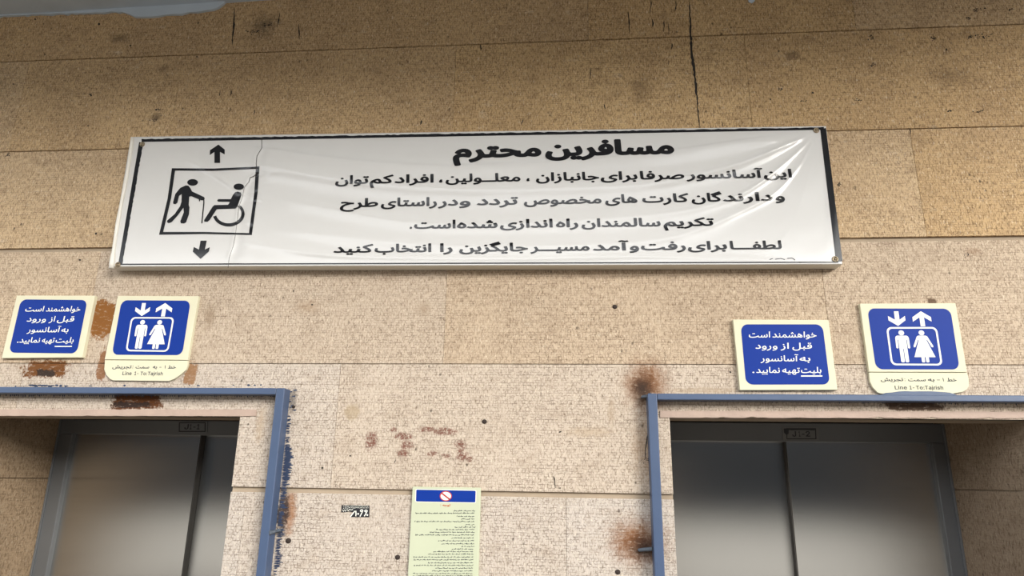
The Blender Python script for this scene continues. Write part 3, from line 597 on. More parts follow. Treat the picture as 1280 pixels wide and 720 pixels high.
65212: [563, [563,-3,545,-2,524,0,500,5,476,12,454,22,436,35,484,59,505,52,527,48,549,46,568,46,579,44,587,39,591,31,592,23,590,13,584,5,574,-1], [287,-11,254,-10,225,-9,199,-7,168,-2,142,5,123,13,109,24,100,37,94,53,107,57,92,33,75,16,58,6,39,0,20,-2,0,-3,6,46,25,47,40,52,52,59,62,71,70,87,77,107,84,132,91,163,135,152,128,126,125,114,124,104,122,96,122,90,124,76,129,66,138,57,154,49,176,44,207,41,232,39,262,38,298,38,323,38,346,40,368,43,396,49,419,57,438,68,452,81,460,96,463,114,461,127,456,140,448,151,436,161,420,168,400,170,372,166,344,155,325,145,307,132,290,118,274,103,259,88,245,73,228,51,214,33,162,34,176,55,191,76,208,98,226,119,245,138,266,157,287,175,310,189,333,202,356,211,380,217,404,219,434,215,460,205,480,190,496,170,505,146,509,119,506,96,500,74,488,54,471,36,448,20,419,7,383,-3,339,-9]],
65218: [493, [493,-3,475,-2,454,0,430,5,406,12,384,22,366,35,414,59,435,52,457,48,479,46,499,46,509,44,517,39,521,31,522,23,520,13,514,5,504,-1], [219,-8,194,-8,171,-7,150,-7,119,-5,92,-4,67,-2,46,0,27,2,12,4,17,50,36,48,57,46,80,44,106,43,134,42,164,41,185,41,207,41,229,41,255,41,278,43,299,46,328,52,351,60,370,71,384,84,392,99,395,117,393,130,388,143,380,154,368,164,352,171,332,173,304,169,275,158,257,148,239,135,222,121,206,106,191,91,177,76,160,54,146,36,94,37,108,58,123,79,140,100,158,121,177,141,198,160,219,178,241,192,264,205,288,214,312,220,336,222,366,218,392,208,412,193,428,172,437,148,440,122,438,99,431,77,420,57,403,39,380,23,351,10,315,0,271,-6], [126,59,114,423,162,423,174,100]],
65219: [401, [0,-3,6,46,130,46,163,46,192,48,219,50,243,54,263,58,281,63,302,74,317,86,326,101,329,119,327,130,322,141,314,152,302,162,286,168,266,170,238,166,210,155,191,145,173,132,156,118,140,103,125,88,111,73,94,51,80,33,28,34,42,55,57,76,74,98,92,119,111,138,132,157,153,175,176,189,199,202,222,211,246,217,270,219,300,215,326,205,346,190,362,170,371,146,375,119,370,91,354,63,338,45,315,31,285,18,258,11,228,5,206,3,182,0,155,-1,127,-2,96,-3,62,-3], [56,56,44,423,92,423,104,97]],
65220: [421, [421,-3,403,-2,382,0,358,5,335,12,312,22,294,35,343,59,364,52,386,48,407,46,427,46,438,44,445,39,449,31,451,23,448,13,442,5,433,-1], [0,-3,6,46,130,46,163,46,192,48,219,50,243,54,263,58,281,63,302,74,317,86,326,101,329,119,327,130,322,141,314,152,302,162,286,168,266,170,238,166,210,155,191,145,173,132,156,118,140,103,125,88,111,73,94,51,80,33,28,34,42,55,57,76,74,98,92,119,111,138,132,157,153,175,176,189,199,202,222,211,246,217,270,219,300,215,326,205,346,190,362,170,371,146,375,119,370,91,354,63,338,45,315,31,285,18,258,11,228,5,206,3,182,0,155,-1,127,-2,96,-3,62,-3], [56,56,44,423,92,423,104,97]],
65228: [309, [0,-3,6,46,29,46,52,49,73,52,93,58,113,64,131,71,155,83,176,98,193,113,205,129,213,145,216,161,214,169,210,177,203,184,192,190,177,194,158,196,144,195,129,192,114,188,99,182,85,176,75,168,90,155,105,143,119,130,133,116,149,100,165,83,180,74,196,66,214,59,233,54,253,50,273,48,294,46,315,46,326,44,333,39,337,31,338,23,336,13,330,5,321,-1,309,-3,287,-2,265,0,242,3,220,8,199,14,178,22,151,37,128,55,117,68,106,81,93,94,79,107,64,120,47,132,44,136,40,143,37,151,34,159,33,166,32,171,35,181,43,193,56,205,74,217,94,227,117,236,142,242,167,244,198,241,222,234,240,222,253,208,260,192,263,174,259,148,250,122,240,106,227,89,212,74,195,60,176,46,155,34,133,23,109,14,83,7,57,1,29,-2]],
65235: [265, [0,-3,6,46,39,46,76,47,94,48,110,49,125,52,137,55,156,64,170,74,180,88,187,105,191,127,192,155,190,179,186,201,178,220,167,235,154,245,139,248,126,246,114,238,104,226,97,212,92,196,91,180,92,168,96,158,102,150,113,144,126,141,143,139,161,140,178,143,194,147,208,152,210,111,200,105,189,100,177,97,164,94,151,93,138,92,110,95,87,102,68,114,55,129,47,147,44,168,46,190,51,213,60,235,71,255,86,272,103,285,122,294,143,297,173,292,197,276,209,261,220,243,228,222,234,199,237,176,238,151,237,123,232,98,223,75,211,55,194,37,173,23,158,15,140,10,120,5,98,2,75,-1,50,-2,25,-3], [132,358,121,360,111,367,105,376,103,387,105,398,111,408,121,414,132,417,143,414,153,408,159,398,161,387,159,376,153,367,143,360]],
65236: [293, [0,-3,6,46,36,46,52,46,68,47,83,49,97,50,111,53,123,56,143,63,161,73,177,85,189,99,198,116,200,135,199,148,194,163,186,176,176,187,164,195,150,197,136,195,124,188,113,177,104,163,98,148,97,132,99,114,106,98,117,84,130,72,145,63,159,55,103,39,92,47,80,58,68,73,58,90,50,110,48,133,50,156,57,178,67,197,80,213,95,227,113,237,132,244,152,246,179,242,203,230,222,212,237,189,246,164,249,138,247,114,239,92,228,73,214,56,196,41,176,28,153,18,130,10,116,6,100,4,84,1,68,0,50,-2,33,-2,16,-3], [293,-3,273,-3,253,-1,232,1,211,4,191,7,172,11,146,18,126,25,167,55,186,52,209,50,233,48,257,47,280,46,299,46,310,44,317,39,322,31,323,23,321,13,315,5,305,-1], [146,307,135,309,125,316,119,325,117,336,119,347,125,357,135,364,146,366,157,364,167,357,173,347,175,336,173,325,167,316,157,309]],
65239: [265, [0,-3,6,46,39,46,76,47,94,48,110,49,125,52,137,55,156,64,170,74,180,88,187,105,191,127,192,155,190,179,186,201,178,220,167,235,154,245,139,248,126,246,114,238,104,226,97,212,92,196,91,180,92,168,96,158,102,150,113,144,126,141,143,139,161,140,178,143,194,147,208,152,210,111,200,105,189,100,177,97,164,94,151,93,138,92,110,95,87,102,68,114,55,129,47,147,44,168,46,190,51,213,60,235,71,255,86,272,103,285,122,294,143,297,173,292,197,276,209,261,220,243,228,222,234,199,237,176,238,151,237,123,232,98,223,75,211,55,194,37,173,23,158,15,140,10,120,5,98,2,75,-1,50,-2,25,-3], [174,358,162,360,153,367,146,376,144,387,146,398,153,408,162,414,174,417,185,414,194,408,201,398,203,387,201,376,194,367,185,360], [92,358,81,360,71,367,65,376,63,387,65,398,71,408,81,414,92,417,104,414,113,408,119,398,122,387,119,376,113,367,104,360]],
65246: [433, [18,-1,18,14,20,30,24,47,29,65,35,84,43,104,85,88,80,72,75,56,71,42,68,28,67,16,66,4,70,-24,82,-47,101,-66,124,-79,151,-86,180,-89,216,-87,246,-80,270,-68,290,-53,305,-35,316,-15,323,8,327,33,327,59,314,423,363,423,373,123,376,96,383,76,393,61,406,52,422,47,439,46,449,44,457,39,461,31,462,23,460,13,454,5,445,-1,433,-3,416,-2,401,2,389,8,380,15,373,24,367,33,363,44,360,55,376,38,374,17,369,-4,363,-25,354,-45,343,-64,330,-81,313,-97,293,-111,269,-122,242,-131,211,-136,177,-138,156,-137,136,-133,117,-128,90,-117,66,-101,46,-82,31,-58,21,-31]],
65247: [154, [0,-3,5,46,34,47,53,52,64,61,68,75,70,95,69,122,58,423,106,423,118,127,118,97,116,71,110,49,100,30,85,16,64,5,46,1,25,-2]],
65248: [178, [0,-3,5,46,34,47,53,52,64,61,68,75,70,95,69,122,59,423,108,423,118,123,121,96,128,76,138,61,151,52,167,47,184,46,195,44,202,39,206,31,207,23,205,13,199,5,190,-1,178,-3,155,-1,137,5,122,14,111,26,104,39,99,53,111,52,104,35,92,22,77,11,56,3,31,-1]],
65249: [287, [44,-233,37,-207,32,-182,26,-156,22,-132,18,-109,15,-88,13,-59,12,-36,13,-13,18,7,25,24,40,45,60,61,83,73,109,79,136,83,164,83,192,80,219,75,219,95,217,114,212,132,204,147,195,160,183,170,169,176,153,178,139,177,125,172,112,164,100,152,89,137,78,119,41,139,52,159,63,176,76,190,95,207,115,218,136,224,156,226,184,223,207,214,225,199,240,180,250,159,258,137,262,114,263,92,262,77,260,62,256,48,251,36,246,25,241,17,220,23,200,27,181,31,155,34,131,33,111,30,93,24,79,14,69,0,63,-17,60,-39,61,-63,64,-91,67,-112,70,-133,74,-155,79,-177,84,-199,90,-221]],
65250: [333, [46,-233,38,-203,31,-173,24,-144,19,-116,14,-90,11,-66,7,-36,6,-15,8,14,12,40,20,65,31,88,43,110,57,129,72,146,89,162,106,176,131,193,156,205,179,212,198,215,212,213,224,208,235,198,246,183,253,168,261,149,269,127,279,97,290,76,300,61,312,52,325,47,339,46,350,44,357,39,361,31,363,23,361,13,354,5,345,-1,333,-3,312,-1,294,5,279,15,266,28,279,39,271,23,261,11,250,1,237,-5,223,-9,209,-11,191,-9,173,-4,155,3,137,14,120,27,103,44,89,63,76,84,82,83,68,59,60,33,56,7,55,-15,55,-34,58,-57,62,-84,67,-112,73,-141,80,-170,86,-197,92,-222], [213,38,223,39,231,42,237,47,240,55,241,64,238,75,231,95,225,113,219,128,214,140,208,150,202,156,196,160,190,162,182,161,173,159,163,155,153,150,142,143,130,135,119,126,109,114,110,119,124,94,141,74,160,58,179,47,197,40]],
65251: [311, [0,-3,6,46,21,47,34,53,45,62,56,76,67,96,79,121,90,144,102,163,113,178,130,195,147,205,164,210,180,212,200,210,218,202,234,190,248,174,259,156,268,137,274,116,276,96,273,64,263,39,249,21,231,9,212,2,191,0,170,2,144,7,123,14,99,26,72,43,95,81,122,65,147,55,169,50,186,49,202,50,213,54,222,60,228,68,232,78,233,90,231,107,225,124,215,140,204,152,191,161,177,164,166,162,156,158,146,149,135,136,124,116,111,90,97,61,84,39,71,23,58,11,45,4,31,0,16,-2]],
65252: [343, [0,-3,6,46,21,47,32,53,42,62,51,76,62,96,75,121,89,147,103,167,118,184,132,196,145,205,158,210,170,214,181,215,200,212,216,206,231,194,245,177,254,162,264,143,273,121,286,92,298,72,309,59,321,51,334,47,349,46,359,44,367,39,371,31,372,23,370,13,364,5,354,-1,343,-3,320,-1,300,5,283,15,268,29,276,41,269,25,259,12,247,1,234,-6,220,-10,205,-11,185,-9,165,-3,145,7,126,21,108,37,92,57,77,33,63,17,49,6,34,1,18,-2], [115,102,125,86,137,73,148,62,160,52,172,45,183,41,195,38,205,37,223,40,235,52,240,69,234,93,229,107,223,120,217,132,211,144,204,154,196,161,187,166,178,167,169,166,159,161,149,153,138,141,127,124]],
65253: [406, [18,-1,18,14,20,30,24,47,29,65,35,84,43,104,85,88,80,72,75,56,71,42,68,28,67,16,66,4,70,-25,82,-47,101,-65,126,-78,146,-83,167,-87,189,-88,214,-87,236,-83,256,-77,280,-65,299,-49,312,-30,322,-10,327,11,328,32,326,57,320,87,312,110,302,136,288,166,333,189,344,165,354,141,363,116,370,91,375,65,376,39,375,15,371,-9,363,-33,352,-56,337,-78,317,-97,302,-108,284,-118,264,-126,242,-132,216,-135,189,-136,166,-135,144,-133,123,-128,94,-118,68,-104,47,-85,31,-62,24,-44,19,-23], [197,236,185,238,176,245,169,254,167,265,169,276,176,286,185,292,197,295,208,292,217,286,224,276,226,265,224,254,217,245,208,238]],
65254: [433, [18,-1,19,22,24,47,28,65,35,84,43,104,85,88,77,64,71,42,68,22,66,4,70,-26,83,-49,102,-67,127,-79,146,-85,166,-88,187,-89,213,-88,235,-85,255,-80,279,-70,298,-57,312,-41,321,-23,326,-4,328,15,327,41,324,65,320,88,314,110,307,132,301,155,349,168,354,148,359,132,364,110,368,95,376,76,385,63,397,54,410,49,424,46,439,46,449,44,457,39,461,31,462,23,460,13,454,5,445,-1,433,-3,410,-1,391,6,376,15,365,27,358,41,353,55,378,24,376,4,372,-15,366,-35,358,-53,348,-71,335,-87,319,-101,300,-114,277,-124,251,-131,220,-136,186,-138,163,-137,142,-134,122,-129,93,-119,68,-104,47,-85,31,-61,24,-43,19,-23], [197,236,185,238,176,245,169,254,167,265,169,276,176,286,185,292,197,295,208,292,217,286,224,276,226,265,224,254,217,245,208,238]],
65255: [159, [0,-3,6,46,32,47,52,49,67,55,77,64,83,77,85,97,84,113,80,132,75,153,68,175,60,198,51,221,99,239,106,219,114,196,120,171,125,148,129,125,130,106,129,84,125,64,118,48,110,33,98,22,84,13,67,6,47,1,25,-2], [76,301,64,303,55,309,48,319,46,330,48,341,55,350,64,357,76,359,87,357,96,350,103,341,105,330,103,319,96,309,87,303]],
65256: [203, [0,-3,6,46,28,47,45,50,58,57,67,67,74,83,79,104,83,122,88,143,92,168,139,159,133,135,131,122,128,109,127,97,126,87,128,76,132,66,140,57,155,51,177,47,209,46,220,44,227,39,232,31,233,23,231,13,225,5,215,-1,203,-3,179,-2,159,0,143,4,124,12,111,25,102,40,97,59,115,57,105,40,95,27,83,16,71,8,56,3,40,-1,22,-2], [92,229,81,231,71,237,65,247,63,258,65,269,71,279,81,285,92,287,104,285,113,279,119,269,122,258,119,247,113,237,104,231]],
65257: [240, [120,0,92,3,68,10,47,23,31,41,21,64,18,94,20,112,26,133,37,157,54,183,76,210,106,238,117,206,76,242,107,279,127,263,146,245,164,227,180,208,194,188,206,168,215,146,221,124,222,101,221,87,218,71,211,54,202,37,188,22,170,10,147,3], [120,49,138,50,153,55,165,64,173,75,178,88,180,104,179,119,175,135,168,152,155,170,143,184,128,198,109,214,135,215,115,196,97,175,83,154,73,134,67,115,65,98,69,77,80,61,98,52]],
65258: [288, [288,-3,258,-1,231,6,209,19,192,38,184,54,179,75,176,100,167,306,215,306,224,110,227,86,234,68,244,57,258,50,274,47,294,46,305,44,312,39,316,31,318,23,316,13,309,5,300,-1], [199,62,176,56,154,53,133,52,102,54,75,61,51,73,33,89,22,109,18,132,21,156,31,179,46,200,66,218,90,234,117,247,137,254,158,259,180,263,188,213,160,210,135,205,114,197,97,187,83,176,73,164,67,152,65,140,67,128,74,119,85,111,98,106,114,102,131,100,148,100,165,102,181,104,194,108]],
65259: [340, [228,-5,204,-3,178,2,153,10,130,21,107,35,87,52,71,71,58,92,50,116,47,141,50,167,58,190,71,211,89,227,111,237,137,241,162,237,183,226,199,210,212,189,220,165,222,141,220,119,214,99,203,80,189,63,171,48,151,34,129,23,105,14,79,7,53,1,27,-2,0,-3,6,46,36,47,63,50,87,55,107,62,131,74,150,88,163,103,172,119,177,134,178,148,177,160,173,172,167,183,159,191,149,197,137,199,125,197,114,191,104,183,97,172,93,160,91,147,94,124,104,103,119,85,137,70,158,58,181,49,204,44,226,42,243,44,255,49,263,58,265,72,265,76,263,83,260,92,254,105,243,121,227,140,213,155,195,172,174,191,149,211,119,234,85,259,113,296,148,269,180,245,207,223,230,202,249,184,265,167,284,146,297,127,306,110,311,96,313,83,314,71,311,52,305,34,294,18,278,6,256,-2]],
65260: [301, [182,-129,158,-127,135,-121,114,-111,96,-98,80,-81,66,-60,57,-35,51,-6,49,27,50,58,54,88,60,116,68,141,78,164,90,185,103,203,116,218,131,231,153,243,175,247,194,244,210,235,224,222,235,204,241,182,244,156,242,131,236,106,225,82,207,61,191,49,171,38,147,30,186,63,205,58,224,54,243,51,263,48,284,46,306,46,317,44,325,39,329,31,330,23,328,13,322,5,312,-1,301,-3,284,-3,266,-1,248,1,229,3,211,6,194,9,246,11,259,-5,266,-23,270,-42,269,-61,265,-79,256,-95,243,-109,226,-119,206,-126], [0,-3,6,46,31,46,43,46,55,46,57,2,43,0,29,-1,14,-3], [183,-80,194,-79,204,-76,214,-71,221,-63,227,-52,228,-39,226,-24,221,-12,211,-1,195,8,173,14,143,16,135,16,127,15,118,14,110,13,101,11,91,9,91,49,113,53,132,58,150,66,165,76,178,89,187,106,193,126,195,151,195,160,193,171,190,181,186,190,179,196,171,198,161,195,150,186,137,172,125,153,114,130,105,102,100,82,98,61,97,38,98,14,100,-7,105,-24,115,-45,127,-60,141,-70,156,-76,170,-79]],
65261: [265, [34,-136,24,-88,47,-84,69,-80,89,-74,117,-64,141,-50,160,-31,174,-8,181,11,185,33,186,57,185,76,183,93,178,109,172,123,164,134,155,143,145,149,133,151,120,149,108,141,98,129,91,114,86,98,85,82,86,71,90,61,97,53,107,47,120,43,138,42,155,43,172,46,188,50,202,55,205,14,189,5,171,-1,152,-4,132,-5,111,-4,92,0,76,6,63,14,52,24,44,37,39,53,38,71,40,93,45,116,54,138,65,158,80,175,97,188,116,197,138,200,160,197,179,188,195,173,209,155,219,133,226,108,231,81,232,54,230,19,222,-13,210,-41,193,-66,171,-87,144,-105,112,-119,76,-129]],
65262: [280, [34,-136,24,-88,47,-84,69,-80,89,-74,117,-64,141,-50,160,-31,174,-8,181,11,185,33,186,57,184,83,180,105,171,124,154,144,133,151,121,149,110,142,100,131,92,116,87,99,85,81,87,72,90,64,96,58,104,53,114,50,127,47,143,46,161,46,286,46,296,44,304,39,308,31,309,23,307,13,301,5,292,-1,280,-3,138,-3,112,-1,89,5,68,15,52,29,41,48,38,72,40,96,46,119,55,141,67,160,81,177,98,189,117,197,138,200,163,196,186,184,205,164,220,135,227,112,231,85,232,54,230,19,222,-13,210,-41,193,-66,171,-87,144,-105,112,-119,76,-129]],
65581: [453, [337,244,337,188,114,188,114,244]],
65585: [453, [76,0,76,55,391,55,391,0], [276,509,276,0,212,0,212,448,209,448,86,358,86,427,198,509]],
65586: [453, [64,0,64,47,234,229,252,248,268,266,282,282,299,305,311,327,318,348,320,371,317,397,308,419,293,436,273,449,250,457,224,460,196,457,172,447,153,433,139,413,130,390,127,362,66,362,68,391,75,418,86,442,102,464,121,482,143,496,168,507,196,513,225,516,254,513,281,507,306,497,328,482,346,465,361,445,372,423,379,398,381,372,378,345,371,318,363,299,351,280,336,259,317,235,294,209,267,180,153,60,153,57,389,57,389,0]],
65594: [188, [95,-4,78,-1,63,9,53,24,50,41,53,59,63,73,78,83,95,87,113,83,128,73,138,59,141,41,138,24,128,9,113,-1], [95,271,78,274,63,284,53,299,50,316,53,334,63,349,78,359,95,362,113,359,128,349,138,334,141,316,138,299,128,284,113,274]],
65610: [396, [185,-7,143,-2,106,11,75,33,52,63,38,100,33,145,33,173,98,173,98,145,100,117,108,93,122,74,139,61,160,53,185,50,209,53,230,61,248,74,261,93,269,117,272,145,272,509,336,509,336,145,332,100,318,63,294,33,263,11,227,-2]],
65612: [393, [60,0,60,509,125,509,125,57,361,57,361,0]],
65620: [449, [32,452,32,509,417,509,417,452,257,452,257,0,193,0,193,452]],
65633: [389, [160,-9,137,-7,115,-3,94,5,76,15,60,29,48,45,38,63,32,84,30,108,34,138,43,161,58,179,78,193,100,203,125,211,152,216,178,220,209,224,234,227,252,230,265,235,273,243,276,255,276,257,273,279,267,297,256,311,240,322,220,329,196,331,171,329,149,322,132,313,118,301,107,288,100,274,41,291,51,313,64,331,79,346,95,358,114,368,133,375,153,380,173,383,194,384,215,383,239,379,263,372,286,360,306,343,322,320,330,301,335,278,337,251,337,0,277,0,277,52,272,52,264,38,252,25,236,12,215,1,190,-6], [170,45,202,49,228,59,248,74,263,93,272,115,276,138,276,190,270,186,259,182,246,179,231,176,216,173,200,171,175,168,154,164,134,159,117,150,103,139,95,124,92,105,94,87,102,72,114,61,130,52,149,47]],
65637: [404, [212,-8,177,-5,145,3,117,16,92,35,72,58,56,85,44,116,37,150,34,187,36,224,44,258,55,290,71,317,91,340,115,359,142,373,172,382,205,384,226,383,246,380,266,374,285,366,303,355,319,341,334,324,347,305,357,282,365,256,370,227,371,194,371,169,75,169,75,221,338,221,310,202,308,226,304,248,298,269,283,294,263,314,237,326,205,330,183,328,164,323,146,313,125,294,109,270,99,241,96,211,96,178,98,151,102,127,110,106,121,88,135,73,151,61,169,53,190,48,212,46,234,48,254,53,271,61,285,73,297,88,306,105,365,91,353,63,335,39,320,26,302,14,283,4,261,-3,237,-7]],
65640: [410, [114,227,114,0,53,0,53,509,114,509,114,287,102,287,116,319,132,344,152,362,175,374,200,382,227,384,252,383,275,377,295,369,313,356,328,340,341,321,350,298,355,271,357,240,357,0,296,0,296,235,293,263,286,286,273,304,256,318,235,326,210,329,184,326,161,317,141,303,126,283,117,257]],
65641: [167, [53,0,53,379,114,379,114,0], [84,443,67,446,54,455,44,468,41,483,44,499,54,512,67,521,84,524,100,521,114,512,123,499,126,483,123,468,114,455,100,446]],
65642: [167, [53,379,114,379,114,-30,112,-52,108,-72,102,-90,86,-113,65,-129,47,-137,27,-141,4,-143,-10,-143,-10,-87,2,-87,25,-83,40,-72,50,-54,53,-29], [83,443,67,446,53,455,44,468,41,483,44,499,53,512,67,521,83,524,100,521,114,512,123,499,126,483,123,468,114,455,100,446]],
65646: [410, [114,227,114,0,53,0,53,379,112,379,112,287,102,287,116,319,132,344,152,362,175,374,200,382,227,384,252,383,275,377,295,369,313,356,328,340,341,321,350,298,355,271,357,240,357,0,296,0,296,235,293,263,286,286,273,304,256,318,235,326,210,329,184,326,161,317,141,303,126,283,117,257]],
65647: [415, [207,-8,174,-5,144,3,117,16,93,35,72,58,56,85,44,116,37,150,34,187,37,225,44,260,56,291,72,318,93,341,117,360,144,374,174,382,207,384,241,382,271,374,299,360,323,341,343,318,359,291,371,260,379,225,381,187,379,150,371,116,359,85,343,58,323,35,299,16,271,3,241,-5], [207,46,231,49,252,55,270,66,285,80,298,97,307,117,314,139,318,163,319,187,318,212,314,236,307,258,298,278,285,296,270,310,252,321,231,328,207,330,184,328,163,321,145,310,130,296,118,278,108,258,102,236,98,212,96,187,98,163,102,139,108,117,118,97,130,80,145,66,163,55,184,49]],
65650: [259, [53,0,53,379,112,379,112,321,115,321,130,347,152,367,171,377,191,383,213,385,229,384,243,384,243,322,239,323,230,324,219,325,207,326,182,323,159,315,140,301,126,284,117,262,114,237,114,0]],
65651: [365, [182,-8,157,-7,133,-3,112,3,93,12,76,24,62,38,50,54,41,73,36,94,94,107,105,79,124,60,150,49,181,45,206,47,227,53,244,62,262,81,268,103,265,121,254,136,237,147,212,155,149,170,118,180,92,192,72,208,58,227,50,249,47,274,49,295,55,314,65,332,79,347,95,360,115,370,137,378,161,383,187,384,212,383,234,379,254,372,279,358,299,339,314,316,324,290,268,277,258,298,243,316,219,328,187,333,156,329,131,317,114,299,109,277,112,258,124,243,144,232,172,223,229,209,261,200,287,187,306,171,320,153,328,131,331,107,329,85,323,65,312,47,298,31,281,18,260,6,236,-2,210,-7]],
}
# ------------------------------------------------------------------ stone of the facade
RUST, ADH, REDP = (0.16, 0.055, 0.016), (0.17, 0.068, 0.018), (0.13, 0.022, 0.010)
BLOBS = [  # column, row, half width, half height, raggedness, soft edge, colour, strength
    (808, 482, 42, 46, 0.5, 0.95, (0.20, 0.075, 0.020), 0.97), (804, 488, 22, 30, 0.5, 0.95, (0.035, 0.02, 0.014), 0.95),
    (796, 677, 54, 44, 0.5, 0.95, (0.20, 0.075, 0.020), 0.97), (804, 684, 28, 24, 0.5, 0.95, (0.04, 0.02, 0.014), 0.9),
    (806, 560, 22, 70, 0.7, 1.0, (0.42, 0.26, 0.14), 0.5),
    (361, 638, 13, 40, 0.6, 0.7, (0.30, 0.13, 0.05), 0.8), (354, 641, 10, 36, 0.7, 0.5, (0.03, 0.022, 0.025), 0.9),
    (129, 398, 15, 24, 0.55, 0.18, (0.23, 0.09, 0.018), 1.0),
    (57, 461, 30, 11, 0.75, 0.25, (0.15, 0.055, 0.012), 1.0), (58, 466, 13, 5, 0.8, 0.3, (0.02, 0.015, 0.012), 0.9),
    (128, 455, 6, 20, 0.6, 0.2, (0.22, 0.09, 0.03), 0.9), (238, 466, 8, 14, 0.7, 0.25, (0.26, 0.12, 0.04), 0.85),
    (171, 502, 34, 10, 0.5, 0.2, (0.10, 0.032, 0.006), 1.0), (165, 506, 26, 4, 0.9, 0.3, (0.02, 0.012, 0.01), 0.9),
    (1142, 507, 46, 7, 0.5, 0.3, (0.06, 0.03, 0.015), 0.95),
    (365, 500, 7, 20, 0.9, 0.6, (0.05, 0.05, 0.055), 0.55),
    (440, 515, 12, 12, 0.5, 0.4, (0.36, 0.27, 0.16), 0.6),
    (735, 540, 40, 10, 0.9, 0.9, (0.42, 0.31, 0.2), 0.5), (764, 515, 6, 30, 0.9, 0.9, (0.35, 0.25, 0.16), 0.5),
    (325, 530, 10, 30, 0.9, 0.9, (0.40, 0.29, 0.19), 0.6),
    (1165, 377, 8, 5, 0.6, 0.5, (0.10, 0.055, 0.03), 0.9),
    (262, 398, 10, 22, 0.9, 0.8, (0.27, 0.19, 0.12), 0.6), (386, 384, 22, 12, 0.9, 0.9, (0.33, 0.22, 0.13), 0.5), (530, 386, 14, 12, 0.9, 0.9, (0.30, 0.21, 0.13), 0.5),
    (195, 147, 9, 8, 0.9, 0.8, (0.09, 0.06, 0.035), 0.7), (330, 32, 26, 18, 1.0, 0.9, (0.05, 0.035, 0.022), 0.6), (150, 48, 18, 8, 1.0, 0.9, (0.10, 0.065, 0.035), 0.6), (205, 85, 14, 8, 1.0, 0.9, (0.14, 0.09, 0.05), 0.6),
    (800, 112, 20, 22, 1.0, 0.9, (0.16, 0.10, 0.05), 0.5), (1190, 95, 40, 22, 1.0, 0.9, (0.16, 0.10, 0.05), 0.45), (990, 70, 14, 8, 1.0, 0.8, (0.10, 0.06, 0.035), 0.6), (1215, 315, 16, 8, 1.0, 0.8, (0.28, 0.17, 0.10), 0.5),
    (880, 488, 60, 5, 0.8, 0.6, (0.38, 0.28, 0.18), 0.5),
]
REDS = [(465, 550, 9, 13), (492, 537, 5, 3), (533, 537, 11, 4), (505, 545, 12, 5), (556, 540, 16, 5), (508, 556, 10, 6), (503, 566, 8, 5), (540, 567, 7, 4),
        (558, 570, 7, 3), (577, 568, 8, 8), (575, 556, 8, 7), (586, 574, 5, 3)]


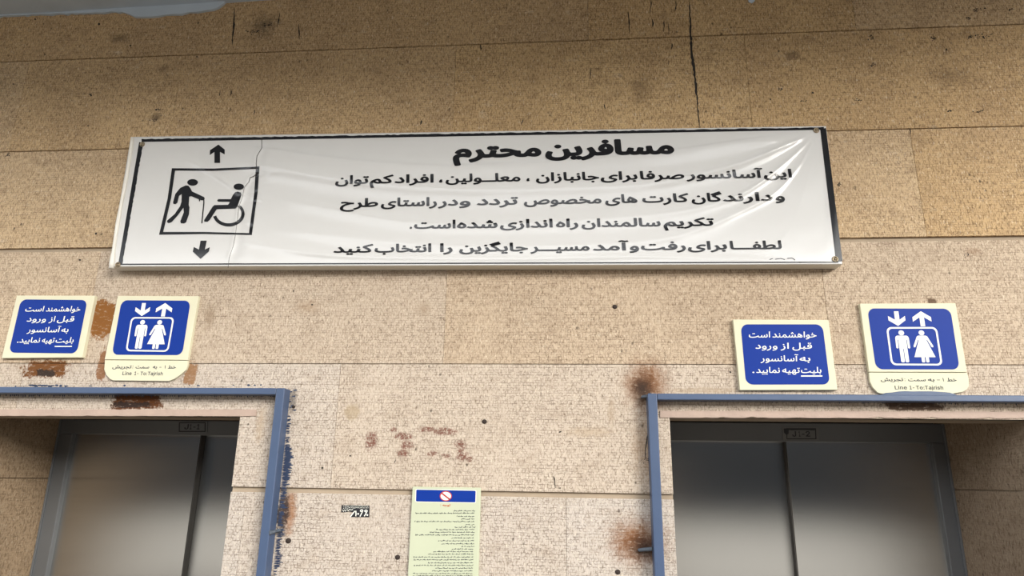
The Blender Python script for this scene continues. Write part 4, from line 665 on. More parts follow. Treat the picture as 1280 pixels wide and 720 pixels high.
def stone_material(name, blobs=(), reds=(), crackle=1.0, dark=1.0):
    m = bpy.data.materials.new(name)
    nt, b = nodes_of(m)
    g = G(nt)
    tc = g.n('ShaderNodeTexCoord').outputs['Object']
    at = g.n('ShaderNodeAttribute', attribute_name='slab').outputs['Color']
    sep = g.n('ShaderNodeSeparateColor')
    g.put(sep.inputs[0], at)
    tone, cold, rnd = sep.outputs[0], sep.outputs[1], sep.outputs[2]
    # slab colour: own tone, plus the light's tint by height painted in
    warm = g.mix(rnd, (0.60, 0.415, 0.215), (0.55, 0.365, 0.175))
    pale = g.mix(rnd, (0.55, 0.485, 0.425), (0.52, 0.465, 0.415))
    c = g.mix(cold, warm, pale)
    big = g.noise(tc, 2.3, 6, 0.6)
    c = g.mix(g.ramp(big, 0.38, 0.72, 0.0, 0.55), c, g.mix(cold, (0.42, 0.275, 0.14), (0.50, 0.43, 0.36)))
    mid = g.noise(g.vmath('MULTIPLY', tc, (1, 1, 1.6)), 11, 5, 0.65)
    c = g.mix(g.ramp(mid, 0.48, 0.72, 0.0, 0.5), c, g.mix(cold, (0.30, 0.195, 0.10), (0.40, 0.32, 0.25)))
    c = g.mix(g.ramp(mid, 0.42, 0.22, 0.0, 0.5), c, (0.66, 0.58, 0.46))
    # toothed-chisel pattern: short broken upright and level strokes
    wob = g.vmath('SUBTRACT', g.noise(tc, 26, 3, 0.6, True), (0.5, 0.5, 0.5))
    wob2 = g.vmath('SUBTRACT', g.noise(tc, 110, 2, 0.5, True), (0.5, 0.5, 0.5))
    p = g.vmath('ADD', tc, g.vmath('MULTIPLY', wob, (0.010, 0.0, 0.007)))
    p = g.vmath('ADD', p, g.vmath('MULTIPLY', wob2, (0.005, 0.0, 0.005)))
    sp = g.n('ShaderNodeSeparateXYZ')
    g.put(sp.inputs[0], p)
    cb = g.n('ShaderNodeCombineXYZ')
    g.put(cb.inputs[0], sp.outputs[0])
    g.put(cb.inputs[1], sp.outputs[2])

    def bricks(w, h, mort, vec):
        nd = g.n('ShaderNodeTexBrick')
        g.put(nd.inputs['Vector'], vec)
        nd.inputs['Scale'].default_value = 1
        nd.inputs['Mortar Size'].default_value = mort
        nd.inputs['Mortar Smooth'].default_value = 0.6
        nd.inputs['Brick Width'].default_value = w
        nd.inputs['Row Height'].default_value = h
        return nd.outputs['Fac']
    k1 = bricks(0.0125, 0.0092, 0.0011, cb.outputs[0])
    k2 = bricks(0.0180, 0.0130, 0.0011, g.vmath('ADD', cb.outputs[0], (0.31, 0.17, 0)))
    gap1 = g.ramp(g.noise(tc, 60, 3, 0.6), 0.42, 0.58)
    gap2 = g.ramp(g.noise(g.vmath('ADD', tc, (5, 2, 9)), 50, 3, 0.6), 0.46, 0.60)
    cut = g.math('MAXIMUM', g.math('MULTIPLY', k1, gap1), g.math('MULTIPLY', k2, gap2))
    zone = g.ramp(g.noise(g.vmath('ADD', tc, (3, 3, 3)), 5.0, 4, 0.6), 0.30, 0.58, 0.50, 1.0)
    cut = g.math('MULTIPLY', cut, zone)
    c = g.mix(g.math('MULTIPLY', cut, 0.72 * crackle), c, g.mix(cold, (0.15, 0.085, 0.04), (0.14, 0.10, 0.075)))
    # pits and fine grain
    grain = g.noise(g.vmath('MULTIPLY', tc, (1.25, 1, 0.36)), 140, 3, 0.7)
    c = g.mix(g.ramp(grain, 0.55, 0.70, 0.0, 0.75), c, (0.11, 0.065, 0.03))
    c = g.mix(g.ramp(grain, 0.44, 0.28, 0.0, 0.65), c, (0.84, 0.74, 0.58))
    comb = g.ramp(g.noise(g.vmath('MULTIPLY', p, (1.9, 1, 0.55)), 105, 2, 0.5), 0.53, 0.62)
    comb = g.math('MULTIPLY', comb, g.math('MULTIPLY_ADD', cold, -0.45, 0.55))
    c = g.mix(comb, c, (0.16, 0.09, 0.04))
    pit = g.n('ShaderNodeTexVoronoi')
    g.put(pit.inputs['Vector'], g.vmath('MULTIPLY', tc, (1, 1, 0.7)))
    pit.inputs['Scale'].default_value = 34
    pits = g.math('MULTIPLY', g.ramp(pit.outputs['Distance'], 0.20, 0.08), g.ramp(g.noise(tc, 7, 4, 0.7), 0.53, 0.66))
    c = g.mix(g.math('MULTIPLY', pits, 0.85), c, (0.045, 0.028, 0.018))
    # marks with places of their own
    ragged = g.noise(tc, 75, 5, 0.75)
    rag = g.math('SUBTRACT', g.math('MULTIPLY_ADD', ragged, 0.7, g.math('MULTIPLY', g.noise(tc, 19, 3, 0.6), 0.5)), 0.6)

    broken = g.math('SUBTRACT', 1.0, g.math('MULTIPLY', g.ramp(g.noise(g.vmath('MULTIPLY', tc, (0.6, 1, 1.8)), 60, 4, 0.7), 0.54, 0.68), 0.6))
    flecks = g.ramp(g.noise(tc, 95, 4, 0.7), 0.40, 0.50)

    def blob(u, v, ru, rv, amt, soft):
        o = W(u, v)
        sx = (W(u + ru, v).x - W(u - ru, v).x) / 2
        sz = (W(u, v - rv).z - W(u, v + rv).z) / 2
        q = g.vmath('MULTIPLY', g.vmath('SUBTRACT', tc, o), (1 / sx, 0, 1 / sz))
        if soft <= 0.3:                      # squarish patches: where something had been glued
            s3 = g.n('ShaderNodeSeparateXYZ')
            g.put(s3.inputs[0], q)
            q4 = g.math('ADD', g.math('POWER', g.math('ABSOLUTE', s3.outputs[0]), 5.0), g.math('POWER', g.math('ABSOLUTE', s3.outputs[2]), 5.0))
            base = g.math('POWER', q4, 0.2)
        else:
            base = g.vmath('LENGTH', q)
        d = g.math('MULTIPLY_ADD', rag, -amt * (3.4 if soft <= 0.3 else 2.6), base)
        return g.ramp(d, 1.0, 1.0 - soft)
    for u, v, ru, rv, amt, soft, colr, st in blobs:
        c = g.mix(g.math('MULTIPLY', g.math('MULTIPLY', blob(u, v, ru, rv, amt, soft), broken), st), c, colr)
    if reds:
        tot = None
        for u, v, ru, rv in reds:
            k = blob(u, v, ru * 1.1, rv * 1.1, 0.95, 0.5)
            tot = k if tot is None else g.math('MAXIMUM', tot, k)
        tot = g.math('MULTIPLY', g.math('MULTIPLY', tot, flecks), g.math('SUBTRACT', 1.0, g.math('MULTIPLY', cut, 1.2), clamp=True))
        c = g.mix(g.math('MULTIPLY', tot, 0.85), c, (0.13, 0.024, 0.011))
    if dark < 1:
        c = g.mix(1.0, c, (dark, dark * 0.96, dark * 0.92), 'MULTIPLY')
    nt.links.new(c, b.inputs['Base Color'])
    b.inputs['Roughness'].default_value = 0.8
    b.inputs['Specular IOR Level'].default_value = 0.3
    h = g.math('SUBTRACT', g.math('MULTIPLY', grain, 0.5), g.math('ADD', g.math('ADD', cut, comb), pits))
    bp = g.n('ShaderNodeBump')
    bp.inputs['Strength'].default_value = 0.55
    bp.inputs['Distance'].default_value = 0.003
    nt.links.new(h, bp.inputs['Height'])
    nt.links.new(bp.outputs['Normal'], b.inputs['Normal'])
    return m


M_STONE = stone_material('tooled_limestone', BLOBS, REDS)
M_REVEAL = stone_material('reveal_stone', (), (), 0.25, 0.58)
M_MORTAR = mat('joint_mortar', (0.36, 0.285, 0.205), 0.9, var=0.2, bump=0.4)
M_STRIP = mat('pink_stone_edge', (0.42, 0.31, 0.25), 0.6, var=0.18, scale=22, bump=0.4)
M_GRIME = mat('black_grime', (0.022, 0.016, 0.012), 0.85, var=0.2)
M_NAVY = mat('spilled_navy_paint', (0.025, 0.04, 0.085), 0.5, var=0.25)
M_CEIL = mat('grey_plaster', (0.47, 0.54, 0.62), 0.9, var=0.12, scale=5, bump=0.5, bscale=40)
M_BLUE = mat('blue_frame_paint', (0.055, 0.086, 0.160), 0.38, var=0.10, scale=9, bump=0.12, bscale=45)
M_STEEL = mat('brushed_steel', (0.50, 0.50, 0.49), 0.28, metal=1.0, var=0.05, scale=3)
M_STEELD = mat('painted_steel', (0.14, 0.145, 0.15), 0.42, metal=0.3, var=0.1, scale=5)
# upright brushing: reflections spread sideways, little up and down
nt_ = M_STEEL.node_tree
gl = nt_.nodes.new('ShaderNodeBsdfAnisotropic')
gl.distribution = 'BECKMANN'
gl.inputs['Roughness'].default_value = 0.24
gl.inputs['Anisotropy'].default_value = 0.75
gl.inputs['Rotation'].default_value = 0.25
tg = nt_.nodes.new('ShaderNodeTangent')
tg.direction_type = 'RADIAL'
tg.axis = 'Z'
nt_.links.new(tg.outputs[0], gl.inputs['Tangent'])
nt_.links.new(nt_.nodes['Mix'].outputs['Result'], gl.inputs['Color'])
nt_.links.new(gl.outputs[0], nt_.nodes['Material Output'].inputs['Surface'])
M_DARK = mat('shaft_black', (0.012, 0.012, 0.013), 0.9)
M_VINYL = mat('white_vinyl', (0.64, 0.63, 0.615), 0.19, spec=0.6, var=0.02)
M_HEM = mat('cream_vinyl_hem', (0.72, 0.69, 0.62), 0.45, var=0.06)
M_INK = mat('black_print', (0.006, 0.006, 0.008), 0.19, spec=0.6, var=0.15)
M_CREAM = mat('cream_plate', (0.66, 0.63, 0.465), 0.45, spec=0.12, var=0.05)
M_SBLUE = mat('sign_blue', (0.005, 0.032, 0.25), 0.45, spec=0.12, var=0.05)
M_SWHITE = mat('sign_white', (0.80, 0.80, 0.72), 0.45, spec=0.12, var=0.03)
M_TEXT = mat('sign_black_text', (0.04, 0.045, 0.06), 0.5, spec=0.12)
M_NOTICE = mat('pale_green_board', (0.50, 0.525, 0.38), 0.45, spec=0.12, var=0.04)
M_RED = mat('red_print', (0.45, 0.035, 0.03), 0.4)
M_ORANGE = mat('orange_red_print', (0.50, 0.09, 0.02), 0.4)
M_BLACK = mat('black_sticker', (0.012, 0.012, 0.015), 0.4)
M_TAGD = mat('grey_number_plate', (0.16, 0.16, 0.155), 0.5, var=0.15)
M_BOLT = mat('weathered_bolt', (0.10, 0.12, 0.15), 0.5, metal=0.4, var=0.3, scale=60)
M_PLUG = mat('rusty_plug', (0.030, 0.018, 0.013), 0.8, var=0.4, scale=80)
M_RING = mat('brass_ring', (0.30, 0.24, 0.16), 0.35, metal=0.8, var=0.2)
M_SEAL = mat('edge_seal', (0.045, 0.040, 0.034), 0.6)
M_PAVE = mat('pavement', (0.27, 0.245, 0.21), 0.9, var=0.1, scale=2, bump=0.3)
M_LOWBOUNCE = mat('low_bounce_paving', (0.075, 0.062, 0.047), 0.9, var=0.15, scale=3, bump=0.4)
M_FAR = mat('dark_brown_facade', (0.023, 0.024, 0.026), 0.9, var=0.2, scale=0.6)

# ------------------------------------------------------------------ the shell: street, far facade, wall, recesses, canopy
RD = 0.58                                   # depth of the lift recesses
JZ = [W(640, v).z for v in (53.7, 173.6, 305.0, 455.0, 617.6)]
JZ += [JZ[4] - 0.449 * k for k in (1, 2, 3)]
JW = [0.004, 0.004, 0.017, 0.0022, 0.018, 0.004, 0.018, 0.004]
XL, XR, ZTOP = -4.2, 4.2, 4.05
OL = (W(75, 526, RD - 0.02).x, W(300, 522).x, W(150, 519.8).z)      # left opening: side, side, top
OR = (W(837, 522).x, W(1180, 529, RD - 0.02).x, W(1000, 522.5).z)

mb = MB()
mb.box(-60, 60, -9.0, 0.9, -0.2, 0)
structure(mb.build('floor', M_LOWBOUNCE))  # unseen ground, made dark near the wall to cut bounce light
mb = MB()
mb.box(-60, 60, -36, -35, 0, 9.5)
for k in range(-12, 13):                    # piers and sills of the facade across the square
    mb.box(k * 4.5 - 0.5, k * 4.5 + 0.5, -35, -34.6, 0, 9.5)
mb.box(-60, 60, -35, -34.5, 3.3, 3.8)
mb.box(-60, 60, -35, -34.5, 6.6, 7.0)
structure(mb.build('wall_back', M_FAR))
mb = MB()
mb.box(-60, 60, -45, -9.0, -0.2, 0.0)
structure(mb.build('floor_square', M_PAVE))  # unseen ground further out, made lighter to show in the door reflections

# facade slabs
rows = [(JZ[0] + JW[0] / 2, ZTOP, [(-2.6, 0), (-1.2, 0), (0.12, 0), (1.62, 0)])]
for k in range(7):
    rows.append((JZ[k + 1] + JW[k + 1] / 2, JZ[k] - JW[k] / 2, None))
rows.append((0.0, JZ[7] - JW[7] / 2, None))
vj = [  # upright joints of each course, as (column, row) on the photograph
    [(30, 60), (412, 30), (735, 20), (1068, 20)],
    [(22, 140), (217, 140), (568, 110), (935, 100)],
    [(32, 250), (620, 250), (1148, 230)],
    [(110, 400), (556, 400), (1030, 360)],
    [(28, 470), (210, 470), (417, 560), (1130, 480)],
    [(300, 680), (708, 680), (1250, 680)],
    [], [], []]
rnd = random.Random(5)
vb, fb, slabc = [], [], []
mbk = MB()


def slab(x0, x1, z0, z1, cc):
    bm = bmesh.new()
    bmesh.ops.create_cube(bm, size=1)
    for v in bm.verts:
        v.co = Vector(((x0 + x1) / 2 + v.co.x * (x1 - x0), 0.02 + v.co.y * 0.04, (z0 + z1) / 2 + v.co.z * (z1 - z0)))
    ed = [e for e in bm.edges if all(v.co.y < 0.01 for v in e.verts)]
    bmesh.ops.bevel(bm, geom=ed, offset=0.0012, segments=2, affect='EDGES', profile=0.5)
    n0 = len(mbk.v)
    mbk.bm(bm)
    slabc.extend([cc] * (len(mbk.v) - n0))


def cut(pieces, hole):
    out = []
    hx0, hx1, hz0, hz1 = hole
    for x0, x1, z0, z1 in pieces:
        if x1 <= hx0 or x0 >= hx1 or z1 <= hz0 or z0 >= hz1:
            out.append((x0, x1, z0, z1))
            continue
        if x0 < hx0:
            out.append((x0, hx0, z0, z1))
        if x1 > hx1:
            out.append((hx1, x1, z0, z1))
        a, b = max(x0, hx0), min(x1, hx1)
        if z1 > hz1:
            out.append((a, b, hz1, z1))
        if z0 < hz0:
            out.append((a, b, z0, hz0))
    return out


HOLES = [(OL[0], OL[1], -1, OL[2]), (OR[0], OR[1], -1, OR[2])]
COLD = [0.05, 0.08, 0.18, 0.55, 0.80, 1.0, 1.0, 1.0, 1.0]  # course tints: stone differences, with warm upper and cooler lower light painted in
for r, (z0, z1, _) in enumerate(rows):
    xs = sorted([XL] + [W(*p).x for p in vj[r]] + ([-2.2, 0.1, 2.4] if r >= 6 else []) + [XR])
    for a, b in zip(xs, xs[1:]):
        ps = [(a + 0.0004, b - 0.0004, z0, z1)]
        for h in HOLES:
            ps = cut(ps, h)
        cc = (0.5, min(1, max(0, COLD[r] + rnd.uniform(-0.10, 0.10))), rnd.random(), 1)
        for q in ps:
            if q[1] - q[0] > 0.004 and q[3] - q[2] > 0.004:
                slab(*q, cc)
nslab = len(mbk.f)
# mortar bed and masonry behind the slabs
for q in cut(cut([(XL, XR, 0.0, ZTOP)], HOLES[0]), HOLES[1]):
    mbk.box(q[0], q[1], 0.011, 0.16, q[2], q[3], 1)
slabc += [(0.5, 0.5, 0.5, 1)] * (len(mbk.v) - len(slabc))


# marks on the stone: the long crack, run-down streaks, chips, brushed-over paint along the steel
def ribbon(pts, w, i, lift=0.0009, jit=0.5, seed=1):
    r = random.Random(seed)
    fine = []
    for (a, b) in zip(pts, pts[1:]):
        n = max(2, int(math.hypot(b[0] - a[0], b[1] - a[1]) / 3))
        fine += [(a[0] + (b[0] - a[0]) * k / n, a[1] + (b[1] - a[1]) * k / n) for k in range(n)]
    fine.append(pts[-1])
    L, R = [], []
    n = len(fine) - 1
    for k, p in enumerate(fine):
        a, b = fine[max(k - 1, 0)], fine[min(k + 1, n)]
        dx, dy = b[0] - a[0], b[1] - a[1]
        l = math.hypot(dx, dy) or 1
        ww = w / 2 * (1 + r.uniform(-jit, jit)) * min(1, 0.25 + 2.2 * min(k, n - k) / max(n, 1))
        o = r.uniform(-jit, jit) * w * 0.35
        L.append(W(p[0] - dy / l * (ww + o), p[1] + dx / l * (ww + o), -lift))
        R.append(W(p[0] + dy / l * (ww - o), p[1] - dx / l * (ww - o), -lift))
    mbk.add(L + R, [(k, k + 1, n + 2 + k, n + 1 + k) for k in range(n)], i)


def speck(u, v, ru, rv, i, lift=0.0009, seed=1):
    r = random.Random(seed)
    n = 9
    pts = []
    for k in range(n):
        a = 2 * math.pi * k / n
        q = r.uniform(0.55, 1.15)
        pts.append(W(u + math.cos(a) * ru * q, v - math.sin(a) * rv * q, -lift))
    mbk.add(pts, [tuple(range(n))], i)


ribbon([(861, -8), (863, 30), (864, 60), (868, 90), (871, 120), (873, 145), (875, 161)], 2.6, 2, seed=3)
STREAKS = [(293, 10, 290, 57, 1.8), (785, 14, 787, 42, 1.5), (814, 0, 812, 17, 1.6), (830, 25, 829, 40, 1.5), (845, 0, 844, 14, 1.4), (815, 24, 816, 34, 1.4),
           (738, 84, 737, 101, 1.4), (527, 150, 525, 156, 1.6), (654, 148, 651, 156, 1.3), (755, 130, 756, 137, 1.6), (373, 30, 374, 50, 1.3), (350, 16, 346, 34, 1.3),
           (902, 151, 903, 158, 1.3), (840, 54, 839, 62, 1.3), (836, 75, 835, 82, 1.2), (289, 112, 288, 121, 1.2), (275, 112, 274, 120, 1.3), (692, 595, 694, 610, 1.6),
           (288, 134, 287, 140, 1.1), (318, 137, 317, 144, 1.1), (494, 572, 493, 579, 1.2), (1137, 160, 1138, 168, 1.8), (835, 28, 836, 45, 1.1), (600, 55, 601, 63, 1.1)]
for k, (a, b, c_, d, w_) in enumerate(STREAKS):
    ribbon([(a, b), ((a + c_) / 2 + 0.6, (b + d) / 2), (c_, d)], w_, 2, seed=k + 10)
SPECKS = [(1222, 12, 7, 2), (1210, 22, 3, 2), (1264, 12, 3, 1.5), (1230, 46, 10, 2.6), (1212, 46, 4, 2), (1167, 48, 4, 2), (1088, 47, 4, 3), (1183, 62, 2, 2), (975, 111, 4, 1.6),
          (963, 124, 1.6, 2), (1016, 116, 2, 1.5), (1004, 126, 3, 1), (1072, 125, 4, 1.5), (1090, 81, 4, 2), (1186, 138, 4, 1.6), (1222, 140, 5, 1.3), (1049, 230, 3, 2),
          (44, 24, 2, 1.5), (124, 30, 2.4, 2), (163, 57, 2, 1.5), (56, 68, 1.5, 1), (113, 118, 3, 1.4), (17, 105, 2, 1), (246, 71, 2, 1.3), (110, 157, 2, 1), (10, 193, 3, 2.2),
          (120, 292, 2, 2), (100, 325, 2, 1.5), (1209, 318, 4, 2), (913, 465, 2, 2), (403, 585, 2, 2), (438, 570, 2.5, 1.2), (808, 575, 7, 3), (390, 381, 1.6, 1.6), (700, 540, 2, 1.5),
          (317, 40, 8, 2), (335, 30, 6, 1.6), (196, 137, 5, 1.2), (193, 150, 4, 1.6), (700, 610, 2, 1)]
for k, (u, v, ru, rv) in enumerate(SPECKS):
    rk = random.Random(k)
    if ru <= 2.6:
        speck(u, v, ru * 0.8, rv * 0.8, 2, seed=k + 70)
    else:                                    # a patch of small pits
        for j in range(int(5 + ru)):
            speck(u + rk.gauss(0, ru * 0.55), v + rk.gauss(0, rv * 0.6), rk.uniform(0.5, 1.5), rk.uniform(0.4, 1.0), 2, seed=k * 20 + j)
ribbon([(810, 540), (807, 560), (806, 574)], 1.2, 2, seed=91)
ribbon([(813, 582), (815, 600)], 1.0, 2, seed=92)
r4 = random.Random(44)
v = 488.0                                    # navy brush marks caught in the tooling beside the left upright
while v < 722:
    edge = 363 - (v - 487) * 0.0905
    if v < 520:
        a, b, p = 0.5, 13, 0.42
    elif v < 556:
        a, b, p = 0.0, 5, 0.6
    elif v < 600:
        a, b, p = 0.0, 13 - abs(v - 576) * 0.12, 1.0
    else:
        a, b, p = 0.0, 9 + 2 * math.sin(v * 0.2), 0.85
    if r4.random() < p:
        u0 = edge + (r4.uniform(0, 8) if v < 520 else 0)
        u1 = u0 + max(1.5, b * r4.uniform(0.55, 1.0)) if v >= 520 else u0 + r4.uniform(1.5, 5)
        ribbon([(u0 - 1, v), ((u0 + u1) / 2, v + r4.uniform(-0.5, 0.5)), (u1, v + r4.uniform(-0.6, 0.6))], 2.6 if 556 < v < 600 else 1.7, 3, 0.0012, 0.3, seed=int(v * 7))
    v += 1.9
for bar, (ua, ub, va, vb_) in enumerate([(0, 345, 493.6, 494.0), (828, 1280, 499, 505)]):
    u = ua                                   # the same along the underside of both level bars
    while u < ub:
        vv = va + (vb_ - va) * (u - ua) / (ub - ua)
        if r4.random() < (0.8 if bar == 0 else 0.3):
            ribbon([(u, vv - 1), (u + r4.uniform(-0.6, 0.6), vv + r4.uniform(0.8, 3.2))], 1.5, 3, 0.0012, 0.3, seed=int(u * 3) + 5)
        u += 2.6
for k in range(34):                          # and a little above the left one
    u = r4.uniform(38, 76) if k < 24 else r4.uniform(0, 340)
    speck(u, 482.5 + r4.uniform(-1.5, 0.8), r4.uniform(1, 3), r4.uniform(0.6, 1.4), 3, 0.0012, seed=k + 300)
wall = mbk.build('wall_front', [M_STONE, M_MORTAR, M_GRIME, M_NAVY])
ca = wall.data.color_attributes.new('slab', 'FLOAT_COLOR', 'POINT')
slabc += [(0.5, 0.5, 0.5, 1)] * (len(mbk.v) - len(slabc))
for k, cc in enumerate(slabc):
    ca.data[k].color = cc
structure(wall)


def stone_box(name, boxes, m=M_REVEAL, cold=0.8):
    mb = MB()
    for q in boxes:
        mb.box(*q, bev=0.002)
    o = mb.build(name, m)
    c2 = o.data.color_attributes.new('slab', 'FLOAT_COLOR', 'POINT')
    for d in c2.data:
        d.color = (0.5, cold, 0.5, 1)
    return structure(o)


zl = W(60, 598, RD - 0.05).z                 # joints on the reveals
zr = W(1197, 612, RD - 0.05).z
ZC2 = OL[2] + 0.06
I = 0.004
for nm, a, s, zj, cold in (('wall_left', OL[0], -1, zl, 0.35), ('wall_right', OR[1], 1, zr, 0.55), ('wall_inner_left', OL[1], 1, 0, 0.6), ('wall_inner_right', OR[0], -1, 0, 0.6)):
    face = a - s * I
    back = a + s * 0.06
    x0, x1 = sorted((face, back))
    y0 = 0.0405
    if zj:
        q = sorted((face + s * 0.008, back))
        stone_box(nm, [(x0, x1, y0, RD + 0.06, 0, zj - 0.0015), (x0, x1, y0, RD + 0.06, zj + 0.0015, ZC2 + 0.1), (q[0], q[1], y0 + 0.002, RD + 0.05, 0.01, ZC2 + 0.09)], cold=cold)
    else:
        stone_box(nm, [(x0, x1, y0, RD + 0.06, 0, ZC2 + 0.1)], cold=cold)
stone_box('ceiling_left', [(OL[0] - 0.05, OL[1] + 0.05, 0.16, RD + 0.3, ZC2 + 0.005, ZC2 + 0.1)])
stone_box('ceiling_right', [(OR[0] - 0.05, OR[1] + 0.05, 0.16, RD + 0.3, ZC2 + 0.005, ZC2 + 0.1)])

# pink stone strips over the openings (worn lower edge)
for n, (ua, va, ub, vb_, top) in enumerate([(-90, 519.8, 320, 520.2, 8.2), (825, 522.0, 1330, 523.2, 8.5)]):
    r = random.Random(n + 3)
    N = 70
    lo, hi = [], []
    for k in range(N + 1):
        u = ua + (ub - ua) * k / N
        vv = va + (vb_ - va) * k / N
        chip = max(0.0, r.gauss(-0.5, 1.0)) * (1.6 if n and 0.05 < k / N < 0.75 else 0.6)
        lo.append(W(u, vv - min(chip, 2.6), -0.004))
        hi.append(W(u, vv - top + r.uniform(-0.3, 0.3), -0.004))
    poly = [(p.x, p.z) for p in lo] + [(p.x, p.z) for p in hi[::-1]]
    mb = MB()
    mb.prism(poly, -0.004, 0.05, 0, bev=0.0012)
    structure(mb.build('trim_%d' % (n + 1), M_STRIP))

# canopy over the pavement with its rough plaster edge against the wall
cA, cB = W(0, 21.5), W(330, 1.0)
cz = lambda x: cA.z + (cB.z - cA.z) * (x - cA.x) / (cB.x - cA.x)
nx, ny = 60, 14
vs_, fs_ = [], []
for j in range(ny + 1):
    y = 0.02 - (CANOPY_DEPTH + 0.02) * (j / ny) ** 1.5
    for k in range(nx + 1):
        x = XL + (3.0 - XL) * k / nx
        n_ = noise.noise(Vector((x * 2.1, y * 3.0, 4.0))) * 0.006
        vs_.append((x, y, cz(x) + n_))
for j in range(ny):
    for k in range(nx):
        q = j * (nx + 1) + k
        fs_.append((q, q + 1, q + nx + 2, q + nx + 1))
q0 = len(vs_)
vs_ += [(XL, 0.02, cz(XL) + 0.25), (3.0, 0.02, cz(3.0) + 0.25), (3.0, -CANOPY_DEPTH, cz(3.0) + 0.25), (XL, -CANOPY_DEPTH, cz(XL) + 0.25)]
fs_ += [(q0, q0 + 1, q0 + 2, q0 + 3), (ny * (nx + 1), (ny + 1) * (nx + 1) - 1, q0 + 2, q0 + 3), (0, ny * (nx + 1), q0 + 3, q0), (nx, (ny + 1) * (nx + 1) - 1, q0 + 2, q0 + 1)]
structure(mesh('ceiling', vs_, fs_, M_CEIL, smooth=False))
r = random.Random(8)
lo = [(-40, 24)] + [(u, 21.8 - u * 0.035 + r.uniform(-0.8, 0.9)) for u in range(-30, 160, 5)]
lo += [(u, v_ + r.uniform(-1.0, 1.0)) for u, v_ in ((163, 20), (170, 22), (178, 23), (188, 22.6), (198, 21.5), (208, 20.5), (218, 20), (228, 19), (238, 17.5), (248, 16.5), (258, 16), (268, 13.5), (274, 11), (280, 6), (284, 2), (285, -2))]
poly = [(W(u, v_).x, W(u, v_).z) for u, v_ in lo]
poly = poly + [(poly[-1][0], 3.98), (poly[0][0], 3.98)]
mb = MB()
mb.prism(poly, -0.012, 0.0, 0, bev=0.003)
structure(mb.build('trim_3', M_CEIL))
mb = MB()
p = [(W(u, v_).x, W(u, v_).z) for u, v_ in ((934, -3), (944, -3), (943, 2), (940, 4.5), (936, 3))]
mb.prism(p, -0.006, 0.0, 0, bev=0.002)
structure(mb.build('trim_4', M_CEIL))

# ------------------------------------------------------------------ lift doors
def lift_door(n, x0, x1, hdr, sash, front, sw):
    """x0, x1 the recess; hdr = (top, bottom) of the head rail; sash the meeting line; front = which leaf stands forward"""
    d = structure(thing('door_%d' % n, '', 'door', ((x0 + x1) / 2, RD, 0)))
    del d['category'], d['label']
    zt, zb = hdr
    yf = RD - 0.02
    mb = MB()
    mb.box(x0, x1, yf, RD + 0.10, zb, zt, 0, 0.003)
    mb.build('door_header', M_STEELD, d)
    for side in (0, 1):
        mb = MB()
        a, b = (x0, x0 + sw) if side == 0 else (x1 - sw, x1)
        mb.box(a, b, yf, RD + 0.10, 0, zb - 0.0005, 0, 0.003)
        mb.box(a + (0 if side == 0 else sw - 0.012), b - (sw - 0.012 if side == 0 else 0), yf - 0.008, yf + 0.002, 0, zt, 0, 0.002)
        mb.build('door_jamb', M_STEELD, d)
    for leaf in (0, 1):
        a, b = (x0 + sw * 0.9, sash) if leaf == 0 else (sash, x1 - sw * 0.9)
        fwd = leaf == front
        if not fwd:
            a, b = (a, b + 0.05) if leaf == 0 else (a - 0.05, b)
        yy = RD + (0.004 if fwd else 0.044)
        mb = MB()
        mb.box(a, b, yy, yy + 0.032, 0.01, zb + 0.03, 0, 0.002)
        o = mb.build('door_leaf', M_STEEL, d)
        if fwd:
            mb = MB()
            e = b if leaf == 0 else a
            mb.box(e - 0.004 if leaf == 0 else e - 0.0035, e + 0.0035 if leaf == 0 else e + 0.004, yy + 0.003, yy + 0.038, 0.01, zb + 0.02, 0)
            mb.build('edge_seal', M_SEAL, o)
    mb = MB()
    mb.box(x0 - 0.05, x1 + 0.05, RD + 0.12, RD + 0.2, 0, ZC2 + 0.05, 0)
    mb.build('shaft_lining', M_DARK, d)
    return d


lift_door(1, OL[0], OL[1], (W(200, 525.3, RD - 0.02).z, W(200, 543.4, RD - 0.02).z), W(246, 560, RD).x + 0.008, 0, W(90, 545, RD - 0.02).x - OL[0])
lift_door(2, OR[0], OR[1], (W(1000, 528.7, RD - 0.02).z, W(1000, 552, RD - 0.02).z), W(983.5, 560, RD).x, 1, OR[1] - W(1165, 554, RD - 0.02).x)

# ------------------------------------------------------------------ blue steel frames round the openings
def steel_frame(label, x_up, z_top, z_bot, x_far, side, group):
    """x_up = (outer, inner) edges of the upright in view; x_far the hidden upright; side = -1: upright at the right end"""
    yf = -0.053
    d = thing('door_frame', label, 'frame', ((x_up[0] + x_far) / 2, 0, 0), group)
    a, b = sorted(x_up)
    w = b - a
    mb = MB()
    mb.box(a, b, yf, 0.0, 0, z_top, 0, 0.003)
    mb.build('upright_bar', M_BLUE, d)
    mb = MB()
    if side < 0:
        mb.box(x_far, a - 0.0004, yf + 0.0005, 0.0, z_bot, z_top, 0, 0.003)
    else:
        mb.box(b + 0.0004, x_far, yf + 0.0005, 0.0, z_bot, z_top, 0, 0.003)
    mb.build('lintel_bar', M_BLUE, d)
    mb = MB()
    s = -1 if side < 0 else 1
    q = sorted((x_far, x_far + s * w))
    mb.box(q[0], q[1], yf, 0.0, 0, z_top, 0, 0.003)
    mb.build('upright_bar', M_BLUE, d)
    return d


